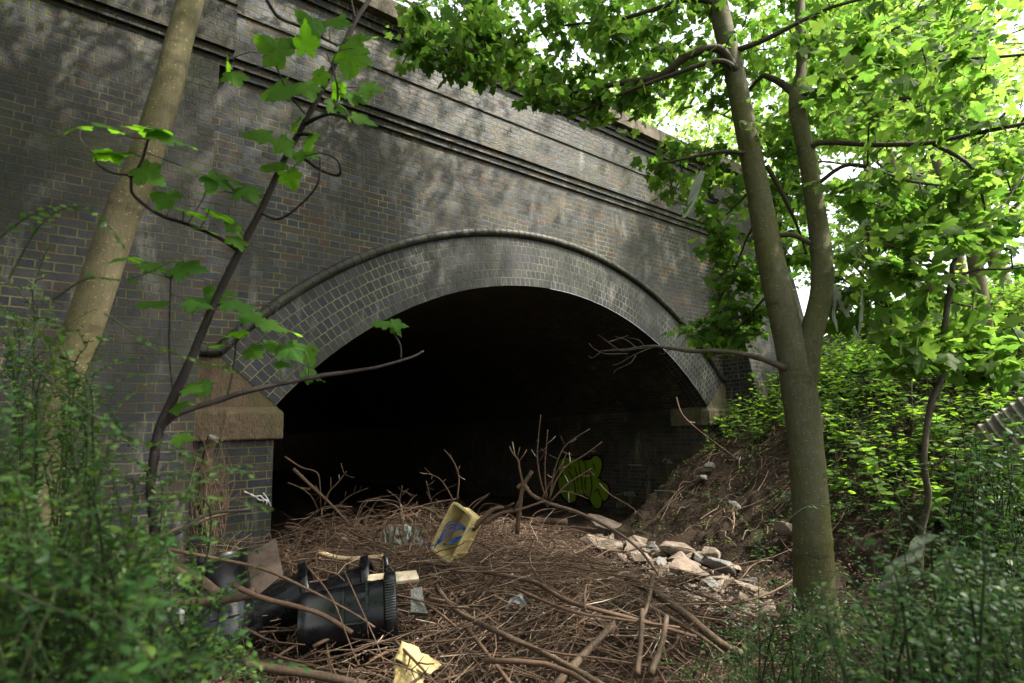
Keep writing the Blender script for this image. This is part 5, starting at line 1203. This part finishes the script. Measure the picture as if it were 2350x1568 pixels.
for _ in range(260):
    X, Y = rs.uniform(5.2, 9.4), rs.uniform(1.0, 5.5)
    if X < 4.2 + .43 * Y: continue
    an = rs.uniform(0, 6.28); L = rs.uniform(.2, .9); q = []
    for t in np.linspace(0, 1, 6):
        x, y = X + math.cos(an) * L * t, min(Y + math.sin(an) * L * t, 5.2); an += rs.normal(0, .25); q.append((x, y, float(terrain(x, y)) + .015 + .10 * math.sin(t * 3.14) * rs.uniform(0, 1)))
    m.tube(smooth_path(q, 3), np.linspace(rs.uniform(.003, .008), .0015, 16), 5, False)
link("exposed_roots", m.mesh("exposed_roots", True), None, M_STICK, "thin exposed roots and dead runners on the earth slope", "roots", None, "stuff")
lv, w = weeds(1300, (3.6, 9.5, -1.8, 3.4), -.1, .06, .28, lambda X, Y, r: 1 - .7 * sstep(1.0, 2.5, Y) * sstep(1.6, .6, r), 8)
link("ground_ivy", lv.crown("ground_ivy", L_OVAL, w), None, [M_WEEDD, M_TWIG], "darker leafy ground cover at the foot of the bank", "ground cover", None, "stuff")
lv, w = weeds(230, (4.6, 9.3, 1.8, 5.7), .1, .045, .10, lambda X, Y, r: 1.0, 5)
link("seedlings", lv.crown("seedlings", L_OVAL, w), None, [M_WEED, M_TWIG], "small green seedlings dotted over the bare earth slope", "seedlings", None, "stuff")

def shrub(name, label, root_px, polys, lsize, mat, shoots=(), group="small-leaved shrubs around the camera", gap=.017, side=3):
    rp = at(*root_px); rp[2] = float(terrain(rp[0], rp[1])); root = thing(name, label, "shrub", rp, group); w = MB(); lv = Leaves()
    def leafy(path, r0, start=.25, dens=1.0):
        seg = np.linalg.norm(np.diff(path, axis=0), axis=1); L = seg.sum(); cum = np.concatenate([[0], np.cumsum(seg)]); s = L * start; k = 0
        while s < L:
            i = min(np.searchsorted(cum, s), len(path) - 1); i = max(i, 1); t = (s - cum[i - 1]) / (seg[i - 1] + 1e-9); p = path[i - 1] + (path[i] - path[i - 1]) * t; tg = unit(path[i] - path[i - 1])
            u = unit(np.cross(tg, [0, 0, 1]) + 1e-6) * (1 if k % 2 else -1)
            d = unit(u + tg * .55 + rs.normal(size=3) * .25); nn_ = unit(np.array([0, 0, 1]) + rs.normal(size=3) * .4)
            lv.add(p, d, nn_, lsize * rs.uniform(.6, 1.25) * (1.1 - .35 * s / L)); s += gap / dens * rs.uniform(.6, 1.2); k += 1
    def stem(tip, r0=.005):
        b0 = rp + np.array([rs.normal(0, .18), rs.normal(0, .18), -.05]); mid = b0 * .32 + tip * .68 + np.array([0, 0, .16 * np.linalg.norm(tip - b0)]) + rs.normal(size=3) * .06
        path = smooth_path([b0, mid, tip], 7); w.tube(path, np.linspace(r0, .0013, len(path)), 5, False); leafy(path, r0, .35)
        for _ in range(side):
            i = rs.randint(5, len(path) - 1); tg = unit(path[i] - path[i - 1]); d = unit(tg * .6 + rs.normal(size=3) * .6 + [0, 0, .15]); L = rs.uniform(.10, .32); a = path[i]
            sp = smooth_path([a, a + d * L * .5 + [0, 0, .02], a + d * L - np.array([0, 0, .03])], 4); w.tube(sp, np.linspace(.002, .0009, len(sp)), 4, False); leafy(sp, .002, .1)
    for poly, dmin, dmax, n in polys:
        for _ in range(n):
            x, y = in_poly(poly); stem(at(x, y, rs.uniform(dmin, dmax)))
    for pts in shoots:
        path = smooth_path([at(*q) for q in pts], 6); w.tube(path, np.linspace(.0026, .0012, len(path)), 6, False); leafy(path, .004, .3, 1.1)
    child("crown", lv.crown("crown", L_OVAL, w), root, [mat, M_SHOOT])
GA = "small-leaved shrubs around the camera"
shrub("snowberry_shrub", "blurred small-leaved shrub filling the lower corner below the leaning trunk", (60, 1700, 1.25), [([(-80, 1210), (150, 1230), (330, 1360), (430, 1520), (440, 1620), (-80, 1620)], .75, 1.15, 44), ([(-80, 980), (120, 1050), (300, 1200), (360, 1340), (-80, 1290)], .85, 1.25, 26)], .025, M_SHRUB, [[(-40, 1320, .8), (130, 1400, .82), (250, 1440, .85), (320, 1520, .9)], [(40, 1560, .8), (120, 1380, .85), (135, 1320, .9), (290, 1390, .95), (400, 1470, 1.0)]])
shrub("snowberry_shrub", "small-leaved shrub with long arching shoots in front of the left abutment foot", (150, 1650, 1.75), [([(0, 800), (150, 780), (250, 900), (380, 1080), (440, 1250), (300, 1300), (-40, 1150)], 1.4, 2.0, 32), ([(240, 1250), (420, 1220), (520, 1380), (600, 1530), (400, 1580), (260, 1400)], 1.25, 1.8, 28)], .029, M_SHRUB, [[(60, 830, 1.3), (252, 980, 1.3), (400, 1034, 1.35), (480, 1062, 1.4), (528, 1070, 1.42)], [(180, 1180, 1.3), (330, 1100, 1.35), (450, 1085, 1.4), (520, 1072, 1.45), (590, 1098, 1.5)], [(20, 640, 1.5), (90, 520, 1.5), (160, 475, 1.5), (225, 490, 1.5), (280, 560, 1.5)], [(-20, 560, 1.4), (60, 500, 1.4), (130, 472, 1.4)], [(240, 720, 1.6), (350, 790, 1.6), (440, 822, 1.6), (530, 852, 1.6)], [(120, 690, 1.5), (200, 640, 1.5), (300, 640, 1.5), (420, 590, 1.55)]])
shrub("snowberry_shrub", "dark tangled shrub at the foot of the leaning trunk", (60, 1500, 2.3), [([(-40, 620), (140, 660), (230, 800), (240, 1000), (-40, 1050)], 1.9, 2.6, 24)], .030, M_SHRUB2)
shrub("privet_shrub", "grey-green small-leaved shrub covering the foot of the forked trunk", (1760, 1720, 2.3), [([(1560, 1568), (1660, 1490), (1780, 1410), (1880, 1350), (1960, 1380), (1960, 1600), (1500, 1620)], 2.1, 3.3, 60)], .022, M_SHRUB2, [[(1745, 1560, 2.0), (1742, 1400, 2.0), (1738, 1250, 2.1)], [(1502, 1126, 2.6), (1602, 1132, 2.6), (1682, 1168, 2.5), (1742, 1244, 2.4), (1770, 1330, 2.3)], [(1785, 1215, 2.4), (1850, 1164, 2.4), (1930, 1158, 2.4), (2034, 1158, 2.4)]], GA)
shrub("privet_shrub", "blurred grey-green shrub filling the corner opposite the leaning trunk", (2200, 1720, 1.5), [([(1900, 1480), (2020, 1380), (2200, 1250), (2400, 1150), (2400, 1620), (1880, 1620)], 1.1, 2.1, 75)], .025, M_SHRUB2, [[(2060, 1568, 1.5), (1990, 1420, 1.5), (1950, 1320, 1.5)], [(2110, 1580, 1.6), (2100, 1450, 1.6), (2080, 1300, 1.6), (2060, 1160, 1.7)], [(2020, 1420, 1.7), (2100, 1330, 1.7), (2200, 1280, 1.7), (2300, 1270, 1.7)]], GA)
shrub("bramble_bush", "leafy bramble bush rising between the slender sapling and the picture edge", (2300, 1500, 3.2), [([(2160, 1000), (2400, 950), (2400, 1300), (2200, 1280)], 2.8, 3.6, 60)], .05, M_WEEDD, (), None, .05, 2)
